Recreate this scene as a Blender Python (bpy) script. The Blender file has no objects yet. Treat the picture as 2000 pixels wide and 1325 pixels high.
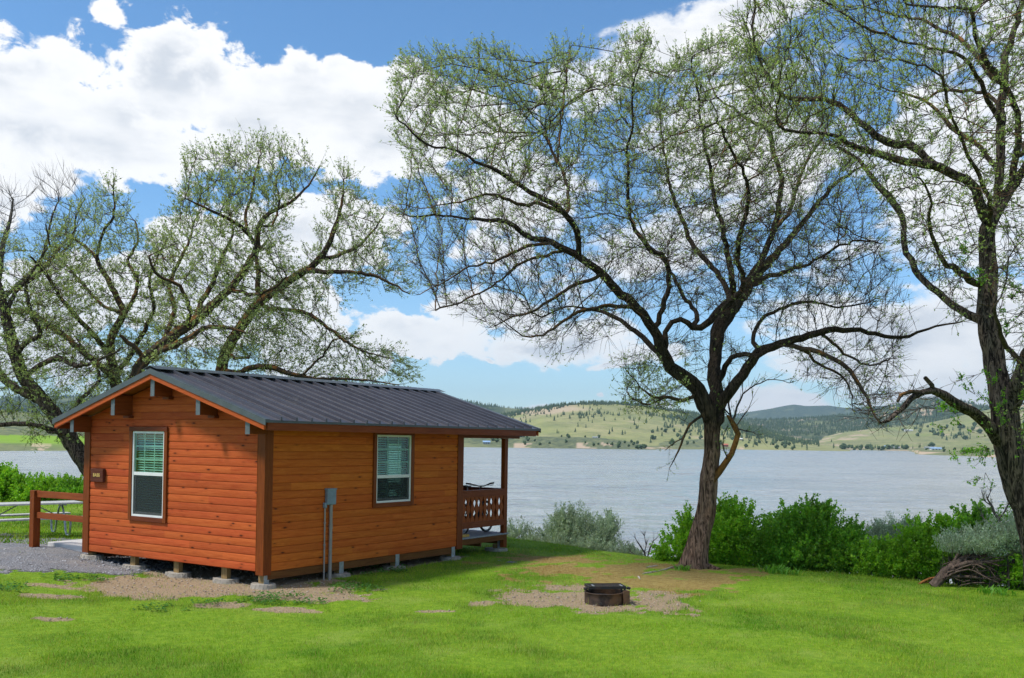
import bpy, bmesh, math, random
import numpy as np
from mathutils import Vector, Matrix, kdtree
random.seed(7); RNG = np.random.default_rng(7)
scene = bpy.context.scene
R = math.radians

# ------------------------------------------------------------------ camera
CAM_Z = 2.55
FPX, PITCH, ROLL, CYP = 1943.73, 0.0184, 0.0144, 825.8      # measured on the 2000 px wide photograph
cd = bpy.data.cameras.new('camera'); cam = bpy.data.objects.new('camera', cd)
scene.collection.objects.link(cam); scene.camera = cam
cd.sensor_width = 36; cd.lens = FPX / 2000 * 36
cd.shift_y = (CYP - 662.5) / 2000
cd.clip_start = 0.1; cd.clip_end = 60000
cam.matrix_world = Matrix.Translation((0, 0, CAM_Z)) @ Matrix.Rotation(R(90) + PITCH, 4, 'X') @ Matrix.Rotation(ROLL, 4, 'Z')

# ------------------------------------------------------------------ light: sky, clouds, sun
SUN_EL, SUN_AZ = R(56), R(250)           # azimuth clockwise from +Y: behind the camera, to the left
SKY_STRENGTH = 0.10
EXPOSURE = 0.62
scene.view_settings.view_transform = 'Standard'; scene.view_settings.look = 'None'
scene.view_settings.exposure = EXPOSURE; scene.view_settings.gamma = 1

class NT:
    """small helper for building node trees"""
    def __init__(s, tree): s.t = tree; s.n = tree.nodes; s.l = tree.links
    def node(s, kind, **kw):
        n = s.n.new(kind)
        for k, v in kw.items():
            if k == 'inp':
                for a, b in v.items():
                    s.put(n.inputs[a], b)
            else: setattr(n, k, v)
        return n
    def put(s, sock, v):
        if isinstance(v, bpy.types.NodeSocket): s.l.new(v, sock)
        else: sock.default_value = v
    def m(s, op, a, b=0.0, c=0.0, clamp=False):
        n = s.n.new('ShaderNodeMath'); n.operation = op; n.use_clamp = clamp
        s.put(n.inputs[0], a); s.put(n.inputs[1], b); s.put(n.inputs[2], c); return n.outputs[0]
    def ss(s, x, a, b, lo=0.0, hi=1.0):
        n = s.n.new('ShaderNodeMapRange'); n.interpolation_type = 'SMOOTHSTEP'
        s.put(n.inputs[0], x); n.inputs[1].default_value = a; n.inputs[2].default_value = b
        n.inputs[3].default_value = lo; n.inputs[4].default_value = hi; return n.outputs[0]
    def mr(s, x, a, b, lo=0.0, hi=1.0):
        n = s.n.new('ShaderNodeMapRange'); s.put(n.inputs[0], x); n.inputs[1].default_value = a; n.inputs[2].default_value = b
        n.inputs[3].default_value = lo; n.inputs[4].default_value = hi; return n.outputs[0]
    def mix(s, f, a, b, mode='MIX'):
        n = s.n.new('ShaderNodeMix'); n.data_type = 'RGBA'; n.blend_type = mode
        s.put(n.inputs[0], f); s.put(n.inputs[6], a if isinstance(a, bpy.types.NodeSocket) else (*a, 1)[:4])
        s.put(n.inputs[7], b if isinstance(b, bpy.types.NodeSocket) else (*b, 1)[:4]); return n.outputs[2]
    def noise(s, vec, scale, detail=3, rough=.55, dist=0.0, dim='3D', lac=2.0):
        n = s.n.new('ShaderNodeTexNoise'); n.noise_dimensions = dim
        if vec is not None: s.l.new(vec, n.inputs['Vector'])
        n.inputs['Scale'].default_value = scale; n.inputs['Detail'].default_value = detail
        n.inputs['Roughness'].default_value = rough; n.inputs['Distortion'].default_value = dist
        n.inputs['Lacunarity'].default_value = lac
        return n.outputs[0]
    def mapping(s, vec, scale=(1, 1, 1), loc=(0, 0, 0), rot=(0, 0, 0)):
        n = s.n.new('ShaderNodeMapping'); s.l.new(vec, n.inputs[0])
        n.inputs[1].default_value = loc; n.inputs[2].default_value = rot; n.inputs[3].default_value = scale; return n.outputs[0]
    def xyz(s, x, y, z):
        n = s.n.new('ShaderNodeCombineXYZ'); s.put(n.inputs[0], x); s.put(n.inputs[1], y); s.put(n.inputs[2], z); return n.outputs[0]
    def sep(s, v):
        n = s.n.new('ShaderNodeSeparateXYZ'); s.l.new(v, n.inputs[0]); return n.outputs

def ray(px, py):
    """direction of a point measured on the photograph (used for survey only)"""
    x, y = px - 1000, py - CYP
    c, s = math.cos(ROLL), math.sin(ROLL); x, y = x * c + y * s, -x * s + y * c
    dx, dy, dz = x / FPX, 1.0, -y / FPX
    c, s = math.cos(PITCH), math.sin(PITCH)
    return np.array([dx, dy * c - dz * s, dy * s + dz * c])
def at_depth(px, py, Y):
    d = ray(px, py); return np.array([0, 0, CAM_Z]) + d * (Y / d[1])
def on_ground(px, py, z=.1):
    d = ray(px, py); return np.array([0, 0, CAM_Z]) + d * ((z - CAM_Z) / d[2])

world = bpy.data.worlds.new('World'); scene.world = world; world.use_nodes = True
T = NT(world.node_tree); T.n.clear()
tc = T.node('ShaderNodeTexCoord').outputs['Generated']
dx_, dy_, dz_ = T.sep(tc)
az = T.m('ARCTAN2', dx_, dy_); el = T.m('ARCSINE', dz_)
sky = T.node('ShaderNodeTexSky', sky_type='NISHITA', sun_disc=False)
sky.sun_elevation = SUN_EL; sky.sun_rotation = SUN_AZ; sky.air_density = 1.0; sky.dust_density = 0.6; sky.ozone_density = 2.2
sky.altitude = 1000
# cloud banks: (x, y, half width, half height, turn, weight), surveyed as directions
BLOBS = [(80,225,240,140,0,1.15),(340,175,130,120,0,1.1),(200,290,270,80,0,1.1),(470,250,110,110,0,1.0),(590,225,110,100,0,1.0),(740,250,180,95,0,1.25),(900,250,160,80,0,.9),
 (205,25,50,35,0,.75),(655,140,44,38,-35,1.0),(20,400,90,70,0,.9),(130,590,230,80,0,.95),
 (560,480,210,85,0,1.1),(420,600,300,85,0,1.1),(640,690,150,60,0,1.0),(120,700,200,60,0,.9),(820,640,145,50,-4,1.2),(930,590,160,45,-4,.9),
 (1000,400,230,180,0,.60),(1240,520,260,170,0,.60),(1100,655,190,42,0,1.1),(1260,690,120,26,0,.9),
 (1520,280,400,260,0,.66),(1880,330,300,330,0,.74),(1850,640,330,90,0,1.15),(1700,720,260,60,0,.95),(1950,760,260,50,0,1.0),
 (1690,435,110,50,0,-.75),(1700,585,200,22,0,-.6),(1270,95,290,70,24,.95),(1430,30,220,70,20,1.0),(1180,60,120,60,0,-.3),
 (1068,790,38,17,0,1.45),(1030,797,22,10,0,1.35),(1140,781,12,5,0,1.2),(1250,793,48,11,0,1.45),(948,690,14,6,0,1.2),(1190,706,38,9,0,1.1),(1540,790,120,24,0,1.2),(1170,759,12,4,0,1.1)]
warp = T.noise(tc, 3.5, 5, .6); warp2 = T.noise(T.mapping(tc, loc=(5, 3, 9)), 3.5, 5, .6)
fine = T.noise(T.mapping(tc, loc=(1, 7, 4)), 22, 5, .6)
azw = T.m('ADD', az, T.m('ADD', T.m('MULTIPLY', T.m('SUBTRACT', warp, .5), .10), T.m('MULTIPLY', T.m('SUBTRACT', fine, .5), .03)))
elw = T.m('ADD', el, T.m('ADD', T.m('MULTIPLY', T.m('SUBTRACT', warp2, .5), .09), T.m('MULTIPLY', T.m('SUBTRACT', fine, .5), .02)))
field = None
for (bx, by, brx, bry, brot, bw) in BLOBS:
    d = ray(bx, by); a0 = math.atan2(d[0], d[1]); e0 = math.asin(d[2] / np.linalg.norm(d))
    c, s = math.cos(R(brot)), math.sin(R(brot))
    ax_ = T.m('SUBTRACT', azw, a0)
    ex_ = T.m('SUBTRACT', elw, e0)
    if brot:
        u = T.m('ADD', T.m('MULTIPLY', ax_, c), T.m('MULTIPLY', ex_, s)); v = T.m('SUBTRACT', T.m('MULTIPLY', ex_, c), T.m('MULTIPLY', ax_, s))
    else: u, v = ax_, ex_
    u = T.m('MULTIPLY', u, FPX / brx); v = T.m('MULTIPLY', v, FPX / bry)
    r2 = T.m('MULTIPLY_ADD', u, u, T.m('MULTIPLY', v, v))
    g = T.m('SUBTRACT', 1.0, T.m('POWER', r2, .62))
    g = T.m('MAXIMUM', T.m('ADD', g, bw - 1.0), -1.2) if bw > 0 else T.m('MULTIPLY', T.m('MAXIMUM', g, 0.0), bw)
    if bw > 0: field = g if field is None else T.m('SMOOTH_MAX', field, g, .12)
    else: field = T.m('ADD', field, g)
# elsewhere in the sky: loose natural cover
offv = T.m('ABSOLUTE', T.m('SUBTRACT', az, 0.0)); off = T.ss(offv, .55, .8); up = T.ss(el, .42, .6)
flat = T.xyz(T.m('DIVIDE', dx_, T.m('ADD', T.m('MAXIMUM', dz_, 0.0), .12)), T.m('DIVIDE', dy_, T.m('ADD', T.m('MAXIMUM', dz_, 0.0), .12)), 0.0)
gen = T.ss(T.noise(flat, .9, 4, .5), .42, .62, -1.0, .7)
zone = T.m('MAXIMUM', off, up)
field = T.m('ADD', T.m('MULTIPLY', field, T.m('SUBTRACT', 1.0, zone)), T.m('MULTIPLY', gen, zone))
pr = T.xyz(az, T.m('MULTIPLY', el, 1.45), 0.0)
n1 = T.noise(pr, 7.5, 9, .58, .25); n2 = T.noise(T.mapping(pr, loc=(3, 1, 0)), 30, 7, .62, .3)
streak = T.noise(T.mapping(pr, rot=(0, 0, R(-32)), scale=(1, 2.6, 1)), 11, 7, .62, .6)
right = T.ss(az, -.10, .10)
nn = T.m('ADD', T.m('MULTIPLY', T.m('SUBTRACT', n1, .5), 2.6), T.m('MULTIPLY', T.m('SUBTRACT', n2, .5), 1.35))
nn = T.m('ADD', nn, T.m('MULTIPLY', T.m('MULTIPLY', T.m('SUBTRACT', streak, .5), 1.3), right))
raw = T.m('ADD', field, nn)
cover = T.m('ADD', T.m('MULTIPLY', T.ss(raw, .04, .24), T.m('SUBTRACT', 1.0, T.m('MULTIPLY', right, .75))), T.m('MULTIPLY', T.ss(raw, -.12, .62), T.m('MULTIPLY', right, .75)))
# thickness gives the grey bellies
belly = T.noise(T.mapping(pr, loc=(7, 2, 0), scale=(1, 1.8, 1)), 7, 5, .5)
thick = T.m('MULTIPLY', T.ss(raw, .30, .95), T.ss(belly, .38, .66))
ccol = T.mix(thick, (1.0, 1.0, 1.0), (.66, .70, .76))
cbright = T.node('ShaderNodeVectorMath', operation='SCALE'); T.l.new(ccol, cbright.inputs[0]); cbright.inputs['Scale'].default_value = 7.2
low_c = T.mix(T.ss(el, .0, .28), (.92, 1.06, 1.12), (.72, 1.04, 1.20)); tint = T.mix(1.0, sky.outputs[0], low_c, 'MULTIPLY')
skyc = T.mix(T.m('MULTIPLY', cover, .97), tint, cbright.outputs[0])
bg = T.node('ShaderNodeBackground'); T.l.new(skyc, bg.inputs[0]); bg.inputs[1].default_value = SKY_STRENGTH
wo = T.node('ShaderNodeOutputWorld'); T.l.new(bg.outputs[0], wo.inputs[0])
world.cycles.sampling_method = 'MANUAL'; world.cycles.sample_map_resolution = 512

sd = bpy.data.lights.new('sun', 'SUN'); sd.energy = 2.8; sd.angle = R(8.0); sd.color = (1.0, .95, .87)
sun = bpy.data.objects.new('sun', sd); scene.collection.objects.link(sun)
sdir = Vector((math.sin(SUN_AZ) * math.cos(SUN_EL), math.cos(SUN_AZ) * math.cos(SUN_EL), math.sin(SUN_EL)))
sun.rotation_euler = sdir.to_track_quat('Z', 'Y').to_euler()

# ------------------------------------------------------------------ helpers
def tag(o, label=None, cat=None, group=None, kind=None):
    if label: o['label'] = label
    if cat: o['category'] = cat
    if group: o['group'] = group
    if kind: o['kind'] = kind
    return o
def empty(name, loc=(0, 0, 0), rz=0.0, label=None, cat=None, group=None):
    o = bpy.data.objects.new(name, None); scene.collection.objects.link(o); o.empty_display_size = .2
    o.location = loc; o.rotation_euler = (0, 0, rz); return tag(o, label, cat, group)
def link(name, me, parent=None, mat=None, smooth=False):
    o = bpy.data.objects.new(name, me); scene.collection.objects.link(o)
    if parent is not None: o.parent = parent
    if mat is not None and not me.materials: me.materials.append(mat)
    if smooth: me.polygons.foreach_set('use_smooth', np.ones(len(me.polygons), dtype=bool))
    return o
def np_mesh(name, V, F, attrs=None):
    """V (n,3), F (m,k) all of one size"""
    me = bpy.data.meshes.new(name); V = np.asarray(V, dtype=np.float32); F = np.asarray(F, dtype=np.int32)
    me.vertices.add(len(V)); me.vertices.foreach_set('co', V.ravel())
    k = F.shape[1]; me.loops.add(F.size); me.loops.foreach_set('vertex_index', F.ravel())
    me.polygons.add(len(F)); me.polygons.foreach_set('loop_start', np.arange(0, F.size, k, dtype=np.int32))
    me.polygons.foreach_set('loop_total', np.full(len(F), k, dtype=np.int32))
    if attrs:
        for an, av in attrs.items():
            at = me.attributes.new(an, 'FLOAT_COLOR', 'POINT'); at.data.foreach_set('color', np.asarray(av, dtype=np.float32).ravel())
    me.update(calc_edges=True); me.validate(); return me
class MB:
    """collects simple shapes into one mesh"""
    def __init__(s): s.v = []; s.f = []
    def box(s, x0, x1, y0, y1, z0, z1):
        b = len(s.v); s.v += [(x0,y0,z0),(x1,y0,z0),(x1,y1,z0),(x0,y1,z0),(x0,y0,z1),(x1,y0,z1),(x1,y1,z1),(x0,y1,z1)]
        s.f += [tuple(b+i for i in q) for q in ((0,3,2,1),(4,5,6,7),(0,1,5,4),(1,2,6,5),(2,3,7,6),(3,0,4,7))]; return s
    def hexa(s, pts):
        b = len(s.v); s.v += [tuple(p) for p in pts]
        s.f += [tuple(b+i for i in q) for q in ((0,3,2,1),(4,5,6,7),(0,1,5,4),(1,2,6,5),(2,3,7,6),(3,0,4,7))]; return s
    def prism(s, poly, ax, a, b_):
        """poly of 2D points extruded along axis ax from a to b_"""
        n = len(poly); base = len(s.v)
        for t in (a, b_):
            for p, q in poly:
                s.v.append({'x': (t, p, q), 'y': (p, t, q), 'z': (p, q, t)}[ax])
        s.f.append(tuple(base + i for i in range(n))); s.f.append(tuple(base + n + i for i in reversed(range(n))))
        for i in range(n):
            j = (i + 1) % n; s.f.append((base + i, base + n + i, base + n + j, base + j))
        return s
    def tube(s, pts, r, n=10, cap=True):
        pts = [Vector(p) for p in pts]; rs = r if isinstance(r, (list, tuple)) else [r] * len(pts)
        base = len(s.v); up = None
        for i, p in enumerate(pts):
            d = (pts[min(i+1, len(pts)-1)] - pts[max(i-1, 0)]).normalized()
            if up is None: up = d.orthogonal().normalized()
            up = (up - d * up.dot(d)).normalized(); w = d.cross(up)
            for k in range(n):
                a = 2 * math.pi * k / n; s.v.append(tuple(p + (up * math.cos(a) + w * math.sin(a)) * rs[i]))
        for i in range(len(pts) - 1):
            for k in range(n):
                a = base + i*n + k; b = base + i*n + (k+1) % n; s.f.append((a, b, b+n, a+n))
        if cap:
            s.f.append(tuple(base + k for k in reversed(range(n)))); s.f.append(tuple(base + (len(pts)-1)*n + k for k in range(n)))
        return s
    def build(s, name, mat, parent=None, smooth=False, bevel=0.0, seg=2):
        me = bpy.data.meshes.new(name); me.from_pydata(s.v, [], s.f); me.update()
        bm = bmesh.new(); bm.from_mesh(me); bmesh.ops.recalc_face_normals(bm, faces=bm.faces)
        bm.to_mesh(me); bm.free(); me.materials.append(mat)
        o = link(name, me, parent)
        if bevel:
            md = o.modifiers.new('bevel', 'BEVEL'); md.width = bevel; md.segments = seg; md.limit_method = 'ANGLE'; md.angle_limit = R(50)
        if smooth: me.polygons.foreach_set('use_smooth', np.ones(len(me.polygons), dtype=bool))
        return o

def vnoise(x, y, seed=0):
    """smooth value noise, vectorised"""
    xi = np.floor(x).astype(np.int64); yi = np.floor(y).astype(np.int64); fx = x - xi; fy = y - yi
    fx = fx*fx*(3-2*fx); fy = fy*fy*(3-2*fy)
    def h(a, b):
        n = (a * 374761393 + b * 668265263 + seed * 974711) & 0xffffffff
        n = ((n ^ (n >> 13)) * 1274126177) & 0xffffffff; n = n ^ (n >> 16); return (n & 0xffff) / 65535.0
    return (h(xi, yi)*(1-fx)*(1-fy) + h(xi+1, yi)*fx*(1-fy) + h(xi, yi+1)*(1-fx)*fy + h(xi+1, yi+1)*fx*fy)
def fbm(x, y, seed=0, oct=4, gain=.5):
    s = 0; a = 1; t = 0
    for o in range(oct):
        s = s + a * vnoise(x * 2**o + 17.3*o, y * 2**o - 9.1*o, seed + o); t += a; a *= gain
    return s / t
def sstep(x, a, b):
    t = np.clip((x - a) / (b - a), 0, 1); return t*t*(3-2*t)

# ------------------------------------------------------------------ materials
def new_mat(name, rough=.6, spec=.5, metal=0.0, color=(.5, .5, .5)):
    m = bpy.data.materials.new(name); m.use_nodes = True; t = NT(m.node_tree)
    b = m.node_tree.nodes['Principled BSDF']; b.inputs['Roughness'].default_value = rough
    b.inputs['Specular IOR Level'].default_value = spec; b.inputs['Metallic'].default_value = metal
    b.inputs['Base Color'].default_value = (*color, 1); return m, t, b
def bumpit(t, b, h, strength=.4, dist=.01):
    n = t.node('ShaderNodeBump'); n.inputs['Strength'].default_value = strength; n.inputs['Distance'].default_value = dist
    t.l.new(h, n.inputs['Height']); t.l.new(n.outputs[0], b.inputs['Normal']); return n
def oco(t): return t.node('ShaderNodeTexCoord').outputs['Object']
def gco(t): return t.node('ShaderNodeNewGeometry').outputs['Position']

def wood_mat(name, c_light, c_dark, axis='x', rough=.5, scale=1.0, knots=False, row=0.0, bump=.25, spec=.12, wear=None):
    m, t, b = new_mat(name, rough, spec); co = oco(t)
    sc = {'x': (1, 14, 14), 'y': (14, 1, 14), 'z': (14, 14, 1)}[axis]
    g = t.noise(t.mapping(co, scale=tuple(scale*v for v in sc)), 2.2, 6, .62, .6)
    g2 = t.noise(t.mapping(co, scale=tuple(scale*v*3.2 for v in sc)), 3, 4, .6)
    f = t.m('ADD', t.m('MULTIPLY', g, .65), t.m('MULTIPLY', g2, .35))
    col = t.mix(t.ss(f, .3, .72), c_dark, c_light)
    if row:
        X = t.sep(co); k = t.m('FLOOR', t.m('DIVIDE', X[2], row))
        along = X[0] if axis == 'x' else X[1]
        wn = t.node('ShaderNodeTexWhiteNoise', noise_dimensions='2D')
        seg = t.m('FLOOR', t.m('DIVIDE', t.m('ADD', along, t.m('MULTIPLY', t.m('SINE', t.m('MULTIPLY', k, 12.9)), 3.0)), 3.1))
        t.l.new(t.xyz(k, seg, 0.0), wn.inputs['Vector'])
        hsv = t.node('ShaderNodeHueSaturation'); t.l.new(col, hsv.inputs['Color'])
        t.put(hsv.inputs['Value'], t.mr(wn.outputs[0], 0, 1, .88, 1.12)); t.put(hsv.inputs['Hue'], t.mr(wn.outputs[1], 0, 1, .494, .505))
        col = hsv.outputs[0]
    # slow blotches of weathering
    bl = t.noise(co, 1.6, 4, .6)
    col = t.mix(t.ss(bl, .40, .75, 0, .45), col, t.mix(.5, c_dark, c_light))
    if knots:
        vo = t.node('ShaderNodeTexVoronoi'); vo.inputs['Scale'].default_value = 1.0; vo.inputs['Randomness'].default_value = 1.0
        ks = {'x': (3.1, 1, 9.0), 'y': (1, 3.1, 9.0), 'z': (6, 6, 2)}[axis]
        wv = t.mapping(co, scale=ks); t.l.new(wv, vo.inputs['Vector'])
        kd = t.m('ADD', vo.outputs['Distance'], t.m('MULTIPLY', t.m('SUBTRACT', g2, .5), .08))
        keep = t.m('GREATER_THAN', t.sep(vo.outputs['Color'])[0], .18)
        kk = t.m('MULTIPLY', t.ss(kd, .17, .07), keep)
        halo = t.m('MULTIPLY', t.ss(kd, .34, .10, 0, .35), keep)
        col = t.mix(halo, col, tuple(c*.6 for c in c_dark)); col = t.mix(t.m('MULTIPLY', kk, .85), col, (.035, .012, .008))
    if wear: col = t.mix(t.ss(t.noise(co, 7, 5, .7), .55, .75, 0, .6), col, wear)
    t.l.new(col, b.inputs['Base Color'])
    t.put(b.inputs['Roughness'], t.mr(f, .3, .7, rough + .12, rough - .08))
    bumpit(t, b, f, bump, .006); return m
def plain_mat(name, color, rough=.5, metal=0.0, spec=.5, var=.15, scale=8, bump=0.0, dirt=None, dirt_amt=.5, bscale=60):
    m, t, b = new_mat(name, rough, spec, metal); co = oco(t)
    n = t.noise(co, scale, 5, .6)
    col = t.mix(t.ss(n, .3, .7), tuple(c*(1-var) for c in color), tuple(min(1, c*(1+var)) for c in color))
    if dirt: col = t.mix(t.ss(t.noise(co, scale*.6, 6, .7, .5), .5, .7, 0, dirt_amt), col, dirt)
    t.l.new(col, b.inputs['Base Color']); t.put(b.inputs['Roughness'], t.mr(n, .3, .7, max(.05, rough-.08), min(1, rough+.1)))
    if bump: bumpit(t, b, t.noise(co, bscale, 4, .6), bump, .01)
    return m
# ------------------------------------------------------------------ ground near the cabin
LAKE_Z = -5.45
EDGE = np.array([(-60,36),(-30,35),(-14,34.0),(-8,32),(-3,28.5),(-.5,25.6),(1.0,23.9),(2.75,21.7),(3.65,20.5),(5.9,19.3),(8.1,17.9),(12,16.8),(30,14),(80,6)])
def edge_y(x): return np.interp(x, EDGE[:, 0], EDGE[:, 1])
def lawn_z(x, y):
    z = .085 + .17 * sstep(-x, 5.5, 9) * sstep(-y, -26, -18) + .10 * sstep(-x, 9, 15)
    z = z + .05 * (fbm(x * .25, y * .25, 3, 3) - .5) * 2 + .018 * (fbm(x * 1.3, y * 1.3, 5, 3) - .5) * 2
    z = z + .07 * np.exp(-(((x + 9.2) / 1.6)**2 + ((y - 19.5) / 1.8)**2))
    z = z + .85 * sstep(-y, -7.5, 1.0)                       # the rise the camera stands on
    z = z - .10 * np.exp(-(((x + 6.2) / 2.2)**2 + ((y - 21) / 2.5)**2))       # hollow under the cabin
    return z
def ground_z(x, y):
    x = np.asarray(x, dtype=float); y = np.asarray(y, dtype=float)
    d = y - edge_y(x); z = lawn_z(x, y)
    dd = np.clip(d, 0, None)
    return np.maximum(z - .62 * dd**2 / (dd + 2.4), -7.5)
def gz(x, y): return float(ground_z(np.array([x]), np.array([y]))[0])

def ell(x, y, px, py, hw, hh):
    """soft ellipse on the lawn whose centre and size were surveyed on the photograph"""
    c = on_ground(px, py); r = abs(on_ground(px + hw, py)[0] - c[0]); q = abs(on_ground(px, py - hh)[1] - on_ground(px, py + hh)[1]) / 2
    return 1 - np.sqrt(((x - c[0]) / r)**2 + ((y - c[1]) / q)**2)
def masks(x, y):
    n = fbm(x * 1.1, y * 1.1, 11, 4) - .5; n2 = fbm(x * 4.5, y * 4.5, 21, 3) - .5; n3 = fbm(x * .45, y * .45, 31, 3) - .5
    w = n * 1.3 + n2 * .8
    dirt = np.full_like(x, -1.0)
    for e in ((1155,1171,200,31),(400,1148,330,22),(520,1139,150,20),(300,1146,200,22),(640,1165,120,12),(600,1150,120,10),(110,1168,80,6),(90,1150,60,5),(560,1189,70,6),(430,1181,60,6),(100,1210,50,5),(940,1178,30,6),(850,1194,50,3)):
        dirt = np.maximum(dirt, ell(x, y, *e))
    cabin = np.minimum.reduce([sstep(lx_(x, y), -5.2, -4.9), sstep(-lx_(x, y), -.25, .15), sstep(ly_(x, y), -.45, -.1), sstep(-ly_(x, y), -8.0, -7.0)])
    wf = fbm(x * 11, y * 11, 25, 2) - .5
    dirt = sstep(dirt + w * .75 + wf * .5, -.02, .30)
    dirt = np.maximum(dirt, cabin * (1 - .8 * sstep(ly_(x, y), 5.2, 6.2)) * sstep(w + .8, .2, .5))
    dry = np.full_like(x, -1.0)
    for e in ((1190,1112,260,24),(1330,1120,150,22),(1110,1095,150,14),(1280,1135,110,18),(430,1130,120,8),(200,1140,90,7),(1440,1112,60,8),(240,1155,60,8)):
        dry = np.maximum(dry, ell(x, y, *e))
    dry = sstep(dry + w * 1.5, .0, .6) * .9
    grav = np.full_like(x, -1.0)
    for e in ((50,1090,250,46),(-260,1090,300,60),(215,1110,100,18),(280,1098,70,9),(1000,1098,42,6)):
        grav = np.maximum(grav, ell(x, y, *e))
    grav = sstep(grav + w * .30 + wf * .2 - .7 * np.clip(1 + ell(x, y, 1000, 1098, 60, 8), 0, 1) * (w + .25 > 0), .0, .10)
    lush = sstep(n3 * 1.2 + n * .9 + .5, .45, .75)
    weeds = np.full_like(x, -1.0)
    for e in ((560,1172,110,11),(130,1137,110,8),(330,1190,90,10),(30,1160,60,9),(420,1181,60,8),(700,1150,70,12),(720,1110,90,16),(1000,1084,60,10)):
        weeds = np.maximum(weeds, ell(x, y, *e))
    weeds = sstep(weeds + w * .6, .0, .4)
    return dirt, dry, grav, lush, weeds
CX, CY_, CA = -4.04, 16.344, .5869
CZ = CAM_Z - 2.2123
def lx_(x, y): return (x - CX) * math.cos(CA) - (y - CY_) * math.sin(CA)
def ly_(x, y): return (x - CX) * math.sin(CA) + (y - CY_) * math.cos(CA)
def cab(lx, ly, lz=0.0):
    return (CX + lx * math.cos(CA) + ly * math.sin(CA), CY_ - lx * math.sin(CA) + ly * math.cos(CA), CZ + lz)

def axis(coarse_lo, lo, hi, coarse_hi, fine):
    a = [lo]; st = fine
    while a[-1] > coarse_lo: st *= 1.22; a.append(a[-1] - st)
    b = list(np.arange(lo + fine, hi, fine)); st = fine
    while b[-1] < coarse_hi: st *= 1.22; b.append(b[-1] + st)
    return np.array(a[::-1] + b)
gx = axis(-140, -12.5, 11.5, 140, .075); gy = axis(-60, 9.5, 26, 60, .075)
X, Y = np.meshgrid(gx, gy); Z = ground_z(X, Y)
di, dr, gr, lu, we = masks(X, Y)
Z = Z - .015 * di + .012 * (fbm(X * 9, Y * 9, 41, 2) - .5) * (1 + gr)
nx, ny = len(gx), len(gy)
idx = np.arange(nx * ny).reshape(ny, nx)
F = np.stack([idx[:-1, :-1], idx[:-1, 1:], idx[1:, 1:], idx[1:, :-1]], -1).reshape(-1, 4)
bank = sstep(Y - edge_y(X), .1, .9)
me = np_mesh('ground', np.stack([X, Y, Z], -1).reshape(-1, 3), F,
             {'cover': np.stack([di, dr, gr, lu], -1).reshape(-1, 4), 'cover_b': np.stack([we, bank, we*0, we*0+1], -1).reshape(-1, 4)})
m, t, b = new_mat('lawn_soil', .9, .2); P = gco(t)
ca = t.node('ShaderNodeAttribute', attribute_name='cover'); cb = t.node('ShaderNodeAttribute', attribute_name='cover_b')
s_ = t.sep(ca.outputs['Vector']); lush_a = ca.outputs['Alpha']; s2 = t.sep(cb.outputs['Vector'])
nf = t.noise(P, 85, 5, .75); nm = t.noise(P, 9, 5, .65); nl = t.noise(P, .8, 4, .6)
grass = t.mix(t.ss(nm, .3, .7), (.13, .26, .008), (.24, .37, .018))
grass = t.mix(t.m('MULTIPLY', lush_a, .4), grass, (.07, .19, .012))
grass = t.mix(t.ss(nl, .5, .7, 0, .5), grass, (.30, .38, .07))
grass = t.mix(t.ss(nf, .35, .6, .45, 0), grass, (.03, .06, .012))
dry = t.mix(t.ss(nm, .3, .7), (.23, .13, .045), (.34, .24, .09))
soil = t.mix(t.ss(t.noise(P, 30, 5, .7), .3, .7), (.215, .155, .092), (.40, .305, .195))
soil = t.mix(t.ss(t.noise(P, 120, 2, .6), .62, .70, 0, .7), soil, (.10, .07, .05))
vo = t.node('ShaderNodeTexVoronoi'); vo.inputs['Scale'].default_value = 42; t.l.new(P, vo.inputs['Vector'])
stone = t.mix(t.sep(vo.outputs['Color'])[0], (.13, .135, .15), (.34, .34, .36))
stone = t.mix(t.ss(vo.outputs['Distance'], .35, .6), stone, (.09, .09, .095))
cfac = t.m('ADD', s_[1], t.m('MULTIPLY', t.m('SUBTRACT', nm, .5), .8))
col = t.mix(t.ss(cfac, .35, .7, 0, .85), grass, dry)
col = t.mix(t.ss(t.m('ADD', s_[0], t.m('MULTIPLY', t.m('SUBTRACT', nf, .5), .7)), .35, .65), col, soil)
col = t.mix(t.ss(t.m('ADD', s_[2], t.m('MULTIPLY', t.m('SUBTRACT', nf, .5), .6)), .4, .6), col, stone)
col = t.mix(t.m('MULTIPLY', s2[1], .8), col, t.mix(t.ss(nm, .35, .65), (.10, .085, .05), (.10, .13, .05)))
t.l.new(col, b.inputs['Base Color'])
hh = t.m('ADD', t.m('MULTIPLY', nf, .6), t.m('MULTIPLY', t.m('SUBTRACT', 1.0, vo.outputs['Distance']), t.m('MULTIPLY', s_[2], .9)))
bumpit(t, b, hh, .7, .03)
tag(link('ground', me, mat=m, smooth=True), kind='structure')

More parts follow.
